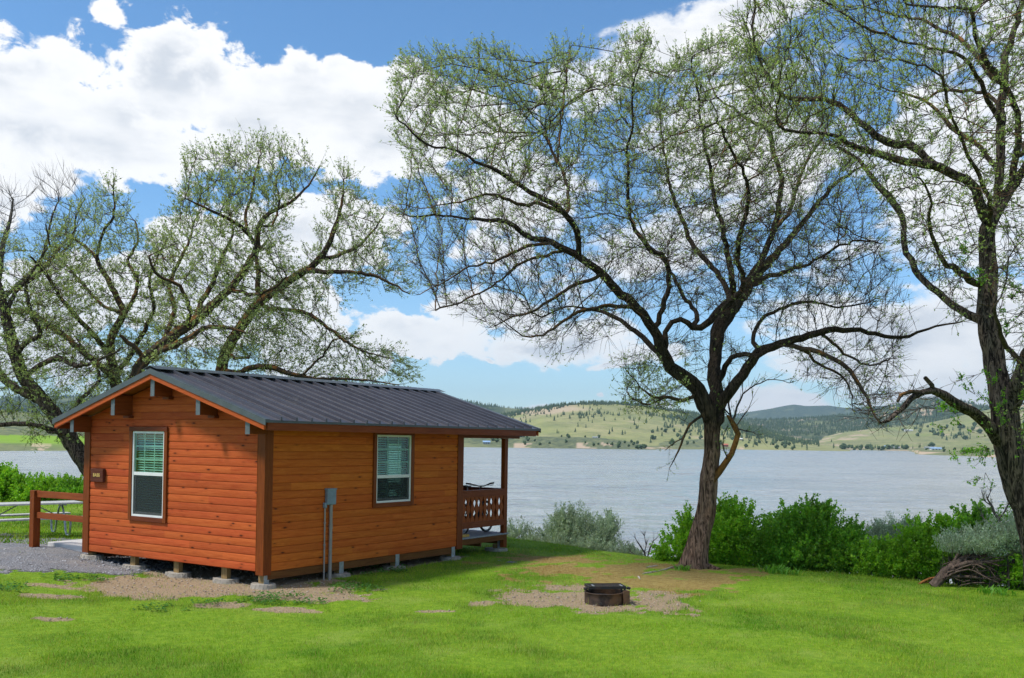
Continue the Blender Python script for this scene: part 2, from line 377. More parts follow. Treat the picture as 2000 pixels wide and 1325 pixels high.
# grass: one mass of blades, leaning every way, thin over the bare soil
def blades(n, seed, yr, xr, hmin, hmax, wmin, wmax, fn, mats, name):
    r = np.random.default_rng(seed)
    y = yr[0] + (yr[1] - yr[0]) * r.random(n)**1.25
    x = (r.random(n) * (xr[1] - xr[0]) + xr[0]) * (y / yr[1])
    keep = fn(x, y, r); x, y = x[keep], y[keep]; n = len(x)
    di, dr, gr, lu, we = masks(x, y)
    z = ground_z(x, y) - .01; h = (hmin + (hmax - hmin) * r.random(n)**1.6) * (.75 + .5 * lu) * (1 - .35 * dr)
    h *= (.6 + .8 * fbm(x * 2, y * 2, 77, 3))
    a = r.random(n) * 2 * math.pi; w = (wmin + (wmax - wmin) * r.random(n)) * (y / 14)**.6
    ln = r.random(n) * .8 * h; la = r.random(n) * 2 * math.pi
    px, py = np.cos(a) * w, np.sin(a) * w
    V = np.stack([np.stack([x - px, y - py, z], -1), np.stack([x + px, y + py, z], -1),
                  np.stack([x + np.cos(la) * ln, y + np.sin(la) * ln, z + h], -1)], 1).reshape(-1, 3)
    F = np.arange(3 * n).reshape(-1, 3)
    # each blade's own colour: fresh, deep or straw
    g = np.array([.210, .375, .015]); dk = np.array([.080, .225, .010]); ye = np.array([.390, .470, .055]); st = np.array([.38, .25, .10])
    base_ = fbm(x * .9, y * .9, 91, 4)[:, None]; q = r.random((n, 1))
    c = g + (ye - g) * sstep(base_ + (q - .5) * .8, .42, .8) + (dk - g) * np.clip(lu[:, None] * .5 + we[:, None] * .6 + (fbm(x * 2.6, y * 2.6, 95, 4)[:, None] - .5) * 2.4 - q * .25, 0, 1)
    sd_ = (np.clip(dr * 1.15, 0, 1)[:, None] > r.random((n, 1))).astype(float); sd_ = np.maximum(sd_, (r.random((n, 1)) < .055))
    c = c * (1 - sd_) + st * sd_; c = c * (.72 + .56 * r.random((n, 1)))
    c = np.clip(c, .005, .8)
    col = np.concatenate([c, np.ones((n, 1))], 1).repeat(3, 0)
    o = link(name, np_mesh(name, V, F, {'tone': col}), mat=mats); return o
m, t, b = new_mat('grass_blade', .6, .10); at = t.node('ShaderNodeAttribute', attribute_name='tone')
t.l.new(at.outputs['Color'], b.inputs['Base Color'])
b.inputs['Subsurface Weight'].default_value = 0
tr = t.node('ShaderNodeBsdfTranslucent'); t.l.new(t.mix(1.0, at.outputs['Color'], (1.1, 1.15, .7), 'MULTIPLY'), tr.inputs[0])
mx = t.node('ShaderNodeMixShader'); mx.inputs[0].default_value = .35; out = m.node_tree.nodes['Material Output']
t.l.new(b.outputs[0], mx.inputs[1]); t.l.new(tr.outputs[0], mx.inputs[2]); t.l.new(mx.outputs[0], out.inputs[0])
MAT_BLADE = m
def in_lawn(x, y, r):
    di, dr, gr, lu, we = masks(x, y)
    ok = (y < edge_y(x) + .5) & (r.random(len(x)) > np.clip(di * .97, 0, 1)) & (r.random(len(x)) > gr * .995)
    inside = (lx_(x, y) < .02) & (lx_(x, y) > -5) & (ly_(x, y) > .1) & (ly_(x, y) < 5.6); return ok & ~inside
tag(blades(820000, 5, (8.8, 27), (-15, 15), .018, .055, .0020, .0040, in_lawn, MAT_BLADE, 'grass'), label=None, kind='stuff')
def in_lawn_far(x, y, r): return (y < edge_y(x) + .3) & (x < -4)
tag(blades(26000, 6, (21, 35), (-21, -3), .04, .09, .007, .012, in_lawn_far, MAT_BLADE, 'grass'), kind='stuff')
def in_tuft(x, y, r):
    di, dr, gr, lu, we = masks(x, y); return in_lawn(x, y, r) & (fbm(x * 3.1, y * 3.1, 55, 3) > .60)
tag(blades(60000, 15, (8.8, 24), (-15, 15), .05, .10, .0022, .0042, in_tuft, MAT_BLADE, 'grass_clumps'), kind='stuff')
# broad-leaved weeds at the edge of the bare soil
def in_weed(x, y, r):
    di, dr, gr, lu, we = masks(x, y); return (we > .5 * r.random(len(x)) + .3) & (fbm(x * 3, y * 3, 61, 3) > .44)
n = 90000; r = np.random.default_rng(9); y = 11 + 9 * r.random(n); x = (r.random(n) * 14 - 11) * (y / 14); k = in_weed(x, y, r); x, y = x[k], y[k]; n = len(x)
z = ground_z(x, y) + .01 + .05 * r.random(n) * fbm(x * 3, y * 3, 61, 3) * 2; a = r.random(n) * 6.28; s = .010 + .012 * r.random(n); ti = (r.random((n, 2)) - .5) * 1.0
quad = np.array([(-1, -.7), (1, -.7), (1, .7), (-1, .7)])
V = np.zeros((n, 4, 3))
for i, (u, v) in enumerate(quad):
    V[:, i, 0] = x + (np.cos(a) * u - np.sin(a) * v) * s; V[:, i, 1] = y + (np.sin(a) * u + np.cos(a) * v) * s; V[:, i, 2] = z + (ti[:, 0] * u + ti[:, 1] * v) * s
c = (np.array([.075, .19, .035]) * (.6 + .8 * r.random((n, 1)))); col = np.concatenate([c, np.ones((n, 1))], 1).repeat(4, 0)
tag(link('ground_weeds', np_mesh('ground_weeds', V.reshape(-1, 3), np.arange(4*n).reshape(-1, 4), {'tone': col}), mat=MAT_BLADE), kind='stuff')
# pebbles on gravel and bare soil
ico = bpy.data.meshes.new('p'); bm = bmesh.new(); bmesh.ops.create_icosphere(bm, subdivisions=1, radius=1); bm.to_mesh(ico); bm.free()
iv = np.array([v.co[:] for v in ico.vertices]); iF = np.array([p.vertices[:] for p in ico.polygons]); bpy.data.meshes.remove(ico)
def pebbles(n, seed, name, pick, smin, smax, mat, tint=np.array([1.0, 1.0, 1.02])):
    r = np.random.default_rng(seed); y = 11 + 11 * r.random(n); x = (r.random(n) * 22 - 14) * (y / 15); k = pick(x, y, r); x, y = x[k], y[k]; n = len(x)
    s = (smin + (smax - smin) * r.random(n)**4)[:, None, None] * np.array([1, 1, .6]) * (.7 + .6 * r.random((n, 1, 3)))
    V = iv[None] * s * (1 + .25 * (r.random((n, len(iv), 1)) - .5)); a = r.random(n) * 6.28
    cx = V[..., 0] * np.cos(a)[:, None] - V[..., 1] * np.sin(a)[:, None]; cy = V[..., 0] * np.sin(a)[:, None] + V[..., 1] * np.cos(a)[:, None]
    V = np.stack([cx + x[:, None], cy + y[:, None], V[..., 2] + ground_z(x, y)[:, None] + .002], -1)
    F = (iF[None] + (np.arange(n) * len(iv))[:, None, None]).reshape(-1, 3)
    c = (.16 + .26 * r.random((n, 1))) * np.ones((1, 3)) * tint; col = np.concatenate([c, np.ones((n, 1))], 1).repeat(len(iv), 0)
    return tag(link(name, np_mesh(name, V.reshape(-1, 3), F, {'tone': col}), mat=mat), kind='stuff')
MAT_PEB, t, b = new_mat('pebble', .85, .3); t.l.new(t.node('ShaderNodeAttribute', attribute_name='tone').outputs['Color'], b.inputs['Base Color'])
pebbles(60000, 3, 'gravel', lambda x, y, r: masks(x, y)[2] > .5, .006, .03, MAT_PEB)
pebbles(60000, 4, 'pebbles', lambda x, y, r: masks(x, y)[0] > .8 * r.random(len(x)) + .2, .003, .018, MAT_PEB, np.array([1.2, 1.0, .82]))
# ------------------------------------------------------------------ cabin
ROW = .132; W = 4.872; XR = -2.436; HR = 3.375; SL = .304; FO = .448; EO = .479; BO = 7.76; L1 = 5.40
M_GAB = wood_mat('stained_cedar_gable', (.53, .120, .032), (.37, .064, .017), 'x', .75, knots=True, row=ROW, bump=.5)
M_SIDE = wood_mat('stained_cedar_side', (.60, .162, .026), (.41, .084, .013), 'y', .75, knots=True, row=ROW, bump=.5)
M_TRIMZ = wood_mat('stained_trim_upright', (.25, .062, .012), (.13, .030, .007), 'z', .45)
M_TRIMX = wood_mat('stained_trim_x', (.19, .045, .016), (.09, .022, .009), 'x', .45)
M_TRIMY = wood_mat('stained_trim_y', (.25, .062, .016), (.14, .032, .009), 'y', .45)
M_FASG = wood_mat('fascia_gable', (.50, .105, .024), (.36, .065, .015), 'x', .45)
M_FASS = wood_mat('fascia_side', (.27, .062, .018), (.16, .034, .011), 'y', .45)
M_SOF = wood_mat('soffit_boards', (.38, .12, .025), (.18, .05, .012), 'y', .5)
M_SILL = wood_mat('sill_timber', (.20, .082, .022), (.10, .038, .012), 'y', .7)
M_RAWZ = wood_mat('raw_timber', (.36, .25, .11), (.20, .12, .05), 'z', .8)
M_BAL = wood_mat('baluster_wood', (.34, .085, .014), (.20, .045, .009), 'z', .45)
M_DECK = plain_mat('deck_board', (.28, .29, .31), .7, var=.2, scale=14, bump=.2)
M_CONC = plain_mat('concrete', (.33, .295, .245), .9, var=.2, scale=6, bump=.5, dirt=(.20, .17, .13), bscale=25)
M_VINYL = plain_mat('white_vinyl', (.70, .70, .69), .35, var=.05, scale=5, dirt=(.5, .48, .44), dirt_amt=.3)
M_BLIND = plain_mat('blind_slat', (.80, .82, .78), .5, var=.06)
M_GREY = plain_mat('grey_cap', (.115, .13, .14), .45, var=.12, metal=.2)
M_ZINC = plain_mat('galvanised', (.40, .43, .47), .42, var=.15, metal=.7, scale=20)
M_BOX = plain_mat('box_grey', (.17, .23, .29), .45, var=.08, dirt=(.12, .13, .14))
M_PIPE = plain_mat('pipe_grey', (.27, .25, .23), .5, var=.12, dirt=(.25, .20, .16), scale=5)
M_DARK = plain_mat('dark_interior', (.06, .055, .05), .9)
# brown-grey standing seam metal
M_ROOF, t, b = new_mat('metal_roof', .34, .6, .35); co = oco(t)
nn_ = t.noise(co, 1.2, 4, .6); st_ = t.noise(t.mapping(co, scale=(1.5, 22, 1)), 2, 4, .6)
wn_ = t.node('ShaderNodeTexWhiteNoise', noise_dimensions='1D'); t.put(wn_.inputs['W'], t.m('FLOOR', t.m('DIVIDE', t.m('ADD', t.sep(co)[1], .448), .34)))
hv_ = t.node('ShaderNodeHueSaturation'); t.l.new(t.mix(t.ss(nn_, .35, .65), (.070, .066, .078), (.090, .085, .098)), hv_.inputs['Color']); t.put(hv_.inputs['Value'], t.mr(wn_.outputs[0], 0, 1, .90, 1.10)); dust = t.noise(t.mapping(co, scale=(.6, 9, 1)), 3, 5, .7)
t.l.new(t.mix(t.ss(dust, .58, .75, 0, .35), hv_.outputs[0], (.20, .185, .17)), b.inputs['Base Color'])
t.put(b.inputs['Roughness'], t.mr(nn_, .3, .7, .32, .38))
M_RTRIM = plain_mat('roof_trim_metal', (.085, .095, .10), .38, metal=.3, var=.15, scale=5)
# window glass: clear with a mirror-like skin
M_GLASS, t, b = new_mat('window_glass', .03, .8); b.inputs['Transmission Weight'].default_value = 1.0; b.inputs['IOR'].default_value = 1.5
b.inputs['Base Color'].default_value = (.62, .80, .76, 1)
trn = t.node('ShaderNodeBsdfTransparent'); trn.inputs[0].default_value = (.70, .86, .80, 1)
gls = t.node('ShaderNodeBsdfGlossy'); gls.inputs['Roughness'].default_value = .015; gls.inputs[0].default_value = (.95, 1, .98, 1)
ge = t.node('ShaderNodeNewGeometry'); dt = t.node('ShaderNodeVectorMath', operation='DOT_PRODUCT'); t.l.new(ge.outputs['Normal'], dt.inputs[0]); t.l.new(ge.outputs['Incoming'], dt.inputs[1])
mx = t.node('ShaderNodeMixShader'); t.put(mx.inputs[0], t.m('MULTIPLY_ADD', t.m('POWER', t.m('SUBTRACT', 1.0, t.m('ABSOLUTE', dt.outputs['Value'])), 5.0), .9, .045, clamp=True)); t.l.new(trn.outputs[0], mx.inputs[1]); t.l.new(gls.outputs[0], mx.inputs[2])
t.l.new(mx.outputs[0], M_GLASS.node_tree.nodes['Material Output'].inputs[0])
bn = t.node('ShaderNodeBump'); bn.inputs['Strength'].default_value = .03; t.l.new(t.noise(oco(t), 1.5, 2), bn.inputs['Height']); t.l.new(bn.outputs[0], gls.inputs['Normal'])
# insect screen: dark fine mesh on the lower sash
M_SCREEN, t, b = new_mat('insect_screen', .8, .2, color=(.035, .045, .045))
trn = t.node('ShaderNodeBsdfTransparent'); mx = t.node('ShaderNodeMixShader'); mx.inputs[0].default_value = .5
t.l.new(trn.outputs[0], mx.inputs[1]); t.l.new(b.outputs[0], mx.inputs[2]); t.l.new(mx.outputs[0], M_SCREEN.node_tree.nodes['Material Output'].inputs[0])

cabin = empty('cabin', (CX, CY_, CZ), -CA, 'orange-stained wooden cabin with dark ribbed metal roof and railed porch, standing on footings', 'cabin')
PROF = [(0, -.008), (.0035, -.008), (.006, .006), (.016, .0085), (.045, .0105), (.066, .011), (.090, .0105), (.116, .0085), (.1265, .006), (.129, -.008), (.132, -.008)]
def siding(name, plane, s0, s1, ztop, holes, mat, roofed=False, sgn=1):
    """plane 'y' = wall in the plane y=const facing -y (sgn 1); 'x' = wall facing +x"""
    axis_, c0 = plane; V = []; Fq = []
    nrow = int(math.ceil(ztop / ROW))
    for k in range(nrow):
        lv = [(k * ROW + z, o) for z, o in PROF]
        for (z0, o0), (z1, o1) in zip(lv[:-1], lv[1:]):
            if z0 > ztop: continue
            zm = (z0 + z1) / 2; cuts = [(s0, s1)]
            for (h0, h1, g0, g1) in holes:
                if g0 < zm < g1:
                    nc = []
                    for a, c in cuts:
                        if h0 > a: nc.append((a, min(c, h0)))
                        if h1 < c: nc.append((max(a, h1), c))
                    cuts = nc
            for a, c in cuts:
                q = []
                for (zz, oo) in ((z0, o0), (z1, o1)):
                    aa, cc = a, c
                    if roofed:
                        lim = max(0.0, (HR - .10 - zz) / SL); aa = max(a, XR - lim); cc = min(c, XR + lim)
                        if cc <= aa: aa = cc = (aa + cc) / 2
                    q.append((zz, oo, aa, cc))
                if q[0][3] - q[0][2] < 1e-4: continue
                bse = len(V)
                for (zz, oo, aa, cc), order in ((q[0], 0), (q[1], 1)):
                    for s in ((aa, cc) if order == 0 else (cc, aa)):
                        V.append((s, c0 - oo * sgn, zz) if axis_ == 'y' else (c0 + oo * sgn, s, zz))
                Fq.append((bse, bse+1, bse+2, bse+3))
    me = bpy.data.meshes.new(name); me.from_pydata(V, [], Fq); me.materials.append(mat); me.update()
    return link(name, me, cabin)
GW = (-3.55, -2.47, .66, 2.375); SW = (2.62, 3.80, .93, 2.375)      # trim outlines of the two windows in view
def hole(w, e=.05): return (w[0] + e, w[1] - e, w[2] + e, w[3] - e)
tag(siding('gable_wall', ('y', 0.0), -W + .02, -.02, 3.3, [hole(GW)], M_GAB, roofed=True), label='reddish orange end wall of lapped boards with one tall window')
tag(siding('side_wall', ('x', 0.0), .02, 5.26, 2.32, [hole(SW)], M_SIDE), label='golden orange long wall of lapped boards with one window and conduits')
siding('rear_wall', ('y', 5.38), -W + .02, -.02, 3.3, [(-2.02, -1.58, .95, 2.12), (-3.9, -3.0, .0, 2.1)], M_GAB, roofed=True, sgn=-1)
siding('side_wall', ('x', -W), .02, 5.38, 2.32, [], M_SIDE, sgn=-1)
MB().box(-W + .03, -.03, .03, 5.36, .02, .06).build('floor', M_DARK, cabin)
MB().box(-3.93, -2.97, 5.34, 5.385, .06, 2.12).build('door', M_TRIMZ, cabin, bevel=.004)
# joists and rim under the walls
MB().box(-.045, -.006, .10, 5.25, -.135, -.002).build('rim_joist', M_SILL, cabin, bevel=.004)
MB().box(-W + .01, -W + .05, .10, 5.25, -.135, -.002).build('rim_joist', M_SILL, cabin)
for yy in (1.6, 3.2, 4.6): MB().box(-W + .06, -.06, yy, yy + .04, -.12, -.004).build('floor_joist', M_SILL, cabin)
# corner posts
for (x0, x1, y0, y1, z1) in ((-.148, .030, -.032, .148, 2.44), (-W - .085, -W + .10, -.032, .148, 2.44), (-.09, .028, 5.252, 5.45, 2.40), (-W - .03, -W + .10, 5.252, 5.45, 2.40)):
    MB().box(x0, x1, y0, y1, -.055 if y0 > 0 or x0 > -1 else -.03, z1).build('corner_post', M_TRIMZ, cabin, bevel=.006)
MB().box(-.151, -.149 + .004, -.036, -.030, -.05, 2.4).build('corner_bead', M_TRIMZ, cabin)

def window(wx, plane, w, meet_z, glazed_blinds=True, label=None):
    """w: outer outline of the wooden surround; the vinyl frame stands inside it"""
    ax_, c0 = plane
    def bx(mb, s0, s1, o0, o1, z0, z1):
        if ax_ == 'y': mb.box(s0, s1, c0 - o1, c0 - o0, z0, z1)
        else: mb.box(c0 + o0, c0 + o1, s0, s1, z0, z1)
    s0, s1, z0, z1 = w; tw = .083
    f = MB(); a0, a1, b0, b1 = s0 + tw, s1 - tw, z0 + tw, z1 - tw; fw = .038
    bx(f, a0, a0 + fw, -.03, .030, b0, b1); bx(f, a1 - fw, a1, -.03, .030, b0, b1)
    bx(f, a0 + fw, a1 - fw, -.03, .030, b0, b0 + fw); bx(f, a0 + fw, a1 - fw, -.03, .030, b1 - fw, b1)
    bx(f, a0 + fw, a1 - fw, -.02, .022, meet_z - .03, meet_z + .03)
    win = f.build('window', M_VINYL, cabin, bevel=.003); tag(win, label=label)
    mt = M_TRIMX if ax_ == 'y' else M_TRIMY
    for nm, q in (('head_trim', (s0, s1, .016, .052, z1 - tw, z1)), ('sill_trim', (s0 + tw, s1 - tw, .016, .044, z0, z0 + tw))):
        g = MB(); bx(g, *q); g.build(nm, mt, win, bevel=.004)
    for q in ((s0, s0 + tw, .016, .047, z0, z1 - tw), (s1 - tw, s1, .016, .047, z0, z1 - tw)):
        g = MB(); bx(g, *q); g.build('side_trim', M_TRIMZ, win, bevel=.004)
    g = MB(); bx(g, a0 + fw, a1 - fw, .004, .008, meet_z + .03, b1 - fw); g.build('pane', M_GLASS, win)
    g = MB(); bx(g, a0 + fw, a1 - fw, -.012, -.008, b0 + fw, meet_z - .03); g.build('pane', M_GLASS, win)
    g = MB(); bx(g, a0 + fw, a1 - fw, .012, .014, b0 + fw, meet_z - .03); g.build('insect_screen', M_SCREEN, win)
    # lower sash rails behind the screen
    g = MB(); c, d = a0 + fw, a1 - fw
    bx(g, c, c + .03, -.006, .004, b0 + fw, meet_z - .03); bx(g, d - .03, d, -.006, .004, b0 + fw, meet_z - .03); bx(g, c + .03, d - .03, -.006, .004, b0 + fw, b0 + fw + .05)
    g.build('sash', M_VINYL, win)
    g = MB(); 
    for i in (1, 2):
        s = c + (d - c) * i / 3; bx(g, s - .011, s + .011, -.004, .002, meet_z + .03, b1 - fw)
        zz = meet_z + .03 + (b1 - fw - meet_z - .03) * i / 3; bx(g, c, d, -.0045, .0015, zz - .011, zz + .011)
    g.build('muntins', M_VINYL, win)
    g = MB(); zz = b0 + fw + .01; k = 0
    while zz < b1 - fw - .02:
        tl = .021; o0, o1 = -.085, -.050
        if ax_ == 'y': pts = [(c, c0 - o1, zz), (d, c0 - o1, zz), (d, c0 - o0, zz + tl), (c, c0 - o0, zz + tl)]
        else: pts = [(c0 + o1, c, zz), (c0 + o1, d, zz), (c0 + o0, d, zz + tl), (c0 + o0, c, zz + tl)]
        g.hexa(pts + [(p[0], p[1], p[2] + .003) for p in pts]); zz += .044
    for i in (.18, .82):
        s = c + (d - c) * i; bx(g, s - .002, s + .002, -.069, -.066, b0 + fw, b1 - fw)
    g.build('blind', M_BLIND, win)
    return win
window(0, ('y', 0.0), GW, 1.52, label='tall white window in the reddish end wall')
window(0, ('x', 0.0), SW, 1.505, label='white window in the golden long wall, lake showing through its blinds')
# the rear window that lets the lake's light through
f = MB(); f.box(-2.06, -2.0, 5.36, 5.41, .91, 2.16).box(-1.6, -1.54, 5.36, 5.41, .91, 2.16).box(-2.0, -1.6, 5.36, 5.41, 2.1, 2.16).box(-2.0, -1.6, 5.36, 5.41, .91, .97)
wr = f.build('window', M_VINYL, cabin); MB().box(-2.0, -1.6, 5.383, 5.387, .97, 2.1).build('pane', M_GLASS, wr)

# roof -------------------------------------------------------------------
def rz(x, off=0.0): return HR - SL * abs(x - XR) + off
def slab(mb, x0, x1, y0, y1, ot, ob):
    """a sloping slab between x0 and x1 (one side of the ridge)"""
    mb.hexa([(x0, y0, rz(x0, ob)), (x1, y0, rz(x1, ob)), (x1, y1, rz(x1, ob)), (x0, y1, rz(x0, ob)), (x0, y0, rz(x0, ot)), (x1, y0, rz(x1, ot)), (x1, y1, rz(x1, ot)), (x0, y1, rz(x0, ot))])
XL, XRt = -W - EO, EO
g = MB(); slab(g, XL, XR, -FO + .012, BO - .012, 0, -.012); slab(g, XR, XRt, -FO + .012, BO - .012, 0, -.012)
yy = -FO + .34
while yy < BO - .1:
    for (xa, xb) in ((XL + .002, XR - .05), (XR + .05, XRt - .002)):
        pts = []
        for x, o, w in ((xa, -.0005, .022), (xb, -.0005, .022)):
            pass
        g.hexa([(xa, yy - .019, rz(xa, -.001)), (xb, yy - .019, rz(xb, -.001)), (xb, yy + .022, rz(xb, -.001)), (xa, yy + .022, rz(xa, -.001)),
                (xa, yy - .014, rz(xa, .056)), (xb, yy - .014, rz(xb, .056)), (xb, yy + .014, rz(xb, .056)), (xa, yy + .014, rz(xa, .056))])
    yy += .34
roof = g.build('roof', M_ROOF, cabin)
tag(roof, label='dark ribbed metal roof with low pitch')
g = MB()
for sx in (-1, 1):
    x0, x1 = XR, XR + sx * .20
    g.hexa([(x0, -FO - .012, rz(x0, .0565)), (x1, -FO - .012, rz(x1, .0565)), (x1, BO - .02, rz(x1, .0565)), (x0, BO - .02, rz(x0, .0565)), (x0, -FO - .012, rz(x0, .066)), (x1, -FO - .012, rz(x1, .061)), (x1, BO - .02, rz(x1, .061)), (x0, BO - .02, rz(x0, .066))])
g.build('ridge_cap', M_RTRIM, roof)
for y0, y1 in ((-FO - .006, -FO + .010), (BO - .010, BO + .006)):
    for (xa, xb) in ((XL, XR), (XR, XRt)):
        g = MB(); slab(g, xa, xb, y0, y1, .012, -.085)
        slab(g, xa, xb, y0 + (.016 if y0 < 0 else -.09), y1 + (.09 if y0 < 0 else -.016), .012, .003)
        g.build('rake_trim', M_RTRIM, roof)
        g = MB(); slab(g, xa if xa == XR else xa + .05, xb if xb == XR else xb - .05, y0 + (.018 if y0 < 0 else -.042), y1 + (.042 if y0 < 0 else -.018), -.0135, -.172)
        g.build('gable_fascia', M_FASG, roof, bevel=.002)
for (xa, xb) in ((XL + .07, XR - .001), (XR + .001, XRt - .07)):
    g = MB(); slab(g, xa, xb, -FO + .055, BO - .055, -.014, -.075); g.build('soffit', M_SOF, roof)
for sx, xe in ((1, XRt), (-1, XL)):
    zt = rz(xe)
    g = MB(); a, c = sorted((xe - sx * .062, xe - sx * .022)); g.box(a, c, -FO + .07, BO - .16, zt - .165, zt - .030); g.build('eave_fascia', M_FASS, roof, bevel=.003)
    a, c = sorted((xe - sx * .020, xe - sx * .004)); MB().box(a, c, -FO + .012, BO - .012, zt - .040, zt - .006).build('drip_edge', M_RTRIM, roof)
# purlin ends under the gable with grey caps and small blocks
for xc, zb in ((XR + .0, 2.905), (-3.56, 2.575), (-1.22, 2.575), (-W + .068, 2.262), (.013 - .01, 2.262)):
    zt = min(rz(xc - .052), rz(xc + .052)) - .077
    y_out = -FO + .062
    bm_ = MB().box(xc - .05, xc + .05, y_out, -.034 if abs(xc - XR) > 2.2 else -.018, zb, zt).build('purlin', M_TRIMY, cabin, bevel=.003)
    MB().box(xc - .052, xc + .052, y_out - .008, y_out - .0005, zb - .003, min(zt, rz(xc - .053) - .18, rz(xc + .053) - .18) if False else zt).build('end_cap', M_GREY, bm_)
    if abs(xc - XR) < 2.2: MB().box(xc - .085, xc + .085, -.12, -.017, zb - .045, zb - .001).build('bearing_block', M_TRIMX, bm_, bevel=.003)
# porch ------------------------------------------------------------------
PO = 7.16
g = MB(); y0 = 5.455
while y0 < PO - .02:
    g.box(-W - .01, .018, y0, y0 + .078, .128, .160); y0 += .088
g.build('porch_deck', M_DECK, cabin, bevel=.004)
MB().box(-.04, -.002, 5.455, PO - .0, .005, .124).build('porch_rim', M_SILL, cabin, bevel=.003)
MB().box(-W, -.045, PO - .05, PO - .01, -.10, .124).build('porch_rim', M_SILL, cabin, bevel=.003)
MB().box(-W, -.045, 6.2, 6.24, -.08, .124).build('porch_joist', M_SILL, cabin)
for xx in (-.105, -W + .005):
    MB().box(xx, xx + .10, PO - .125, PO + .004, -.165, 2.262).build('porch_post', M_TRIMZ, cabin, bevel=.006)
MB().box(-.125, .016, 5.46, 7.60, 2.264, 2.43).build('porch_beam', M_TRIMY, cabin, bevel=.004)
MB().box(-W - .01, -W + .12, 5.46, 7.60, 2.264, 2.43).build('porch_beam', M_TRIMY, cabin, bevel=.004)
MB().box(-W + .13, -.13, 7.05, 7.16, 2.264, 2.40).build('porch_beam', M_TRIMX, cabin, bevel=.004)
def baluster(axis_, c0, s, z0, z1, hw, par):
    n = 26; out = []
    for i in range(n + 1):
        u = i / n
        w = hw
        for cz, ww, dp in ((.67, .19, .66), (.33, .19, .66)):
            w -= hw * dp * math.exp(-((u - cz) / (ww * .62))**2 * 1.2)
        out.append((w, z0 + (z1 - z0) * u))
    poly = [(s + w, z) for w, z in out] + [(s - w, z) for w, z in reversed(out)]
    g = MB()
    if axis_ == 'y': g.prism(poly, 'x', c0 - .012, c0 + .012)
    else: g.prism(poly, 'y', c0 - .012, c0 + .012)
    return g.build('baluster', M_BAL, par)
# side railing (faces the lawn) and rear railing (faces the lake)
g = MB(); g.box(-.075, .010, 5.453, PO - .128, 1.118, 1.150)
rail = g.build('porch_railing', M_TRIMY, cabin, bevel=.005); tag(rail, label='porch railing with cut-out boards facing the lawn')
MB().box(-.012, .008, 5.453, PO - .128, 1.005, 1.116).build('top_rail', M_TRIMY, rail, bevel=.003)
MB().box(-.012, .008, 5.453, PO - .128, .385, .475).build('bottom_rail', M_TRIMY, rail, bevel=.003)
MB().box(-.055, .010, 5.453, PO - .128, .345, .383).build('bottom_rail', M_TRIMY, rail, bevel=.003)
nb = 10; wdt = (PO - .14 - 5.46) / nb
for i in range(nb): baluster('y', -.026, 5.462 + wdt * (i + .5), .39, 1.11, wdt / 2 - .003, rail)
g = MB(); g.box(-W + .11, -.108, PO - .075, PO + .004, 1.118, 1.150)
rail2 = g.build('porch_railing', M_TRIMX, cabin, bevel=.005); tag(rail2, label='porch railing facing the lake')
MB().box(-W + .11, -.108, PO - .03, PO - .010, 1.005, 1.116).build('top_rail', M_TRIMX, rail2)
MB().box(-W + .11, -.108, PO - .03, PO - .010, .345, .47).build('bottom_rail', M_TRIMX, rail2)
nb = 13; wd2 = (W - .23) / nb * .5
for i in range(nb): baluster('x', PO - .045, -W + .12 + wd2 * 2 * (i + .5), .39, 1.11, wd2 * .50, rail2)
# footings: a short timber stub with bracket on a rough concrete pad
def footing(lx, ly, ztop, along, bracket=True, pad_w=.55, lab=None):
    wx, wy, _ = cab(lx, ly); zg = gz(wx, wy) - CZ
    hx, hy = (pad_w / 2, .20) if along == 'x' else (.20, pad_w / 2)
    padz = max(zg + .055, ztop - .20)
    bm = bmesh.new(); bmesh.ops.create_cone(bm, cap_ends=True, segments=18, radius1=.30, radius2=.255, depth=1)
    bmesh.ops.subdivide_edges(bm, edges=bm.edges[:], cuts=2)
    rr = random.Random(int(lx * 100 + ly * 1000))
    for v in bm.verts:
        v.co.x *= hx / .28 * (1 + rr.uniform(-.06, .06)); v.co.y *= hy / .28 * (1 + rr.uniform(-.06, .06)); v.co.z = v.co.z * (padz - zg + .12) + rr.uniform(-.008, .008)
        v.co += Vector((lx, ly, (padz + zg - .12) / 2))
    me = bpy.data.meshes.new('footing'); bm.to_mesh(me); bm.free()
    fo = link('footing', me, cabin, M_CONC); tag(fo, label=lab)
    MB().box(lx - .07, lx + .07, ly - .045, ly + .045, padz - .02, ztop).build('stub_post', M_RAWZ, fo, bevel=.004)
    if bracket: MB().box(lx + .0705, lx + .076, ly - .055, ly + .055, padz - .01, ztop + .10).box(lx - .072, lx + .076, ly - .055, ly + .055, padz - .014, padz + .004).build('bracket', M_ZINC, fo)
for i, (lx, ly) in enumerate(((-3.62, .10), (-2.38, .10), (-1.12, .10))): footing(lx + .08, ly + .02, -.003, 'x', False)
footing(-.085, .085, -.06, 'x', True, .46)
for ly in (1.845, 3.39, 5.17): footing(-.075, ly, -.03, 'x', True, .50)
for ly in (1.845, 3.39, 5.17): footing(-W + .1, ly, -.03, 'x', False, .50)
footing(-W + .05, .10, -.03, 'x', False)
footing(-.20, PO - .13, -.10, 'x', True, .60, 'round concrete footing under the porch corner')
footing(-W + .15, PO - .13, -.10, 'x', False, .60)
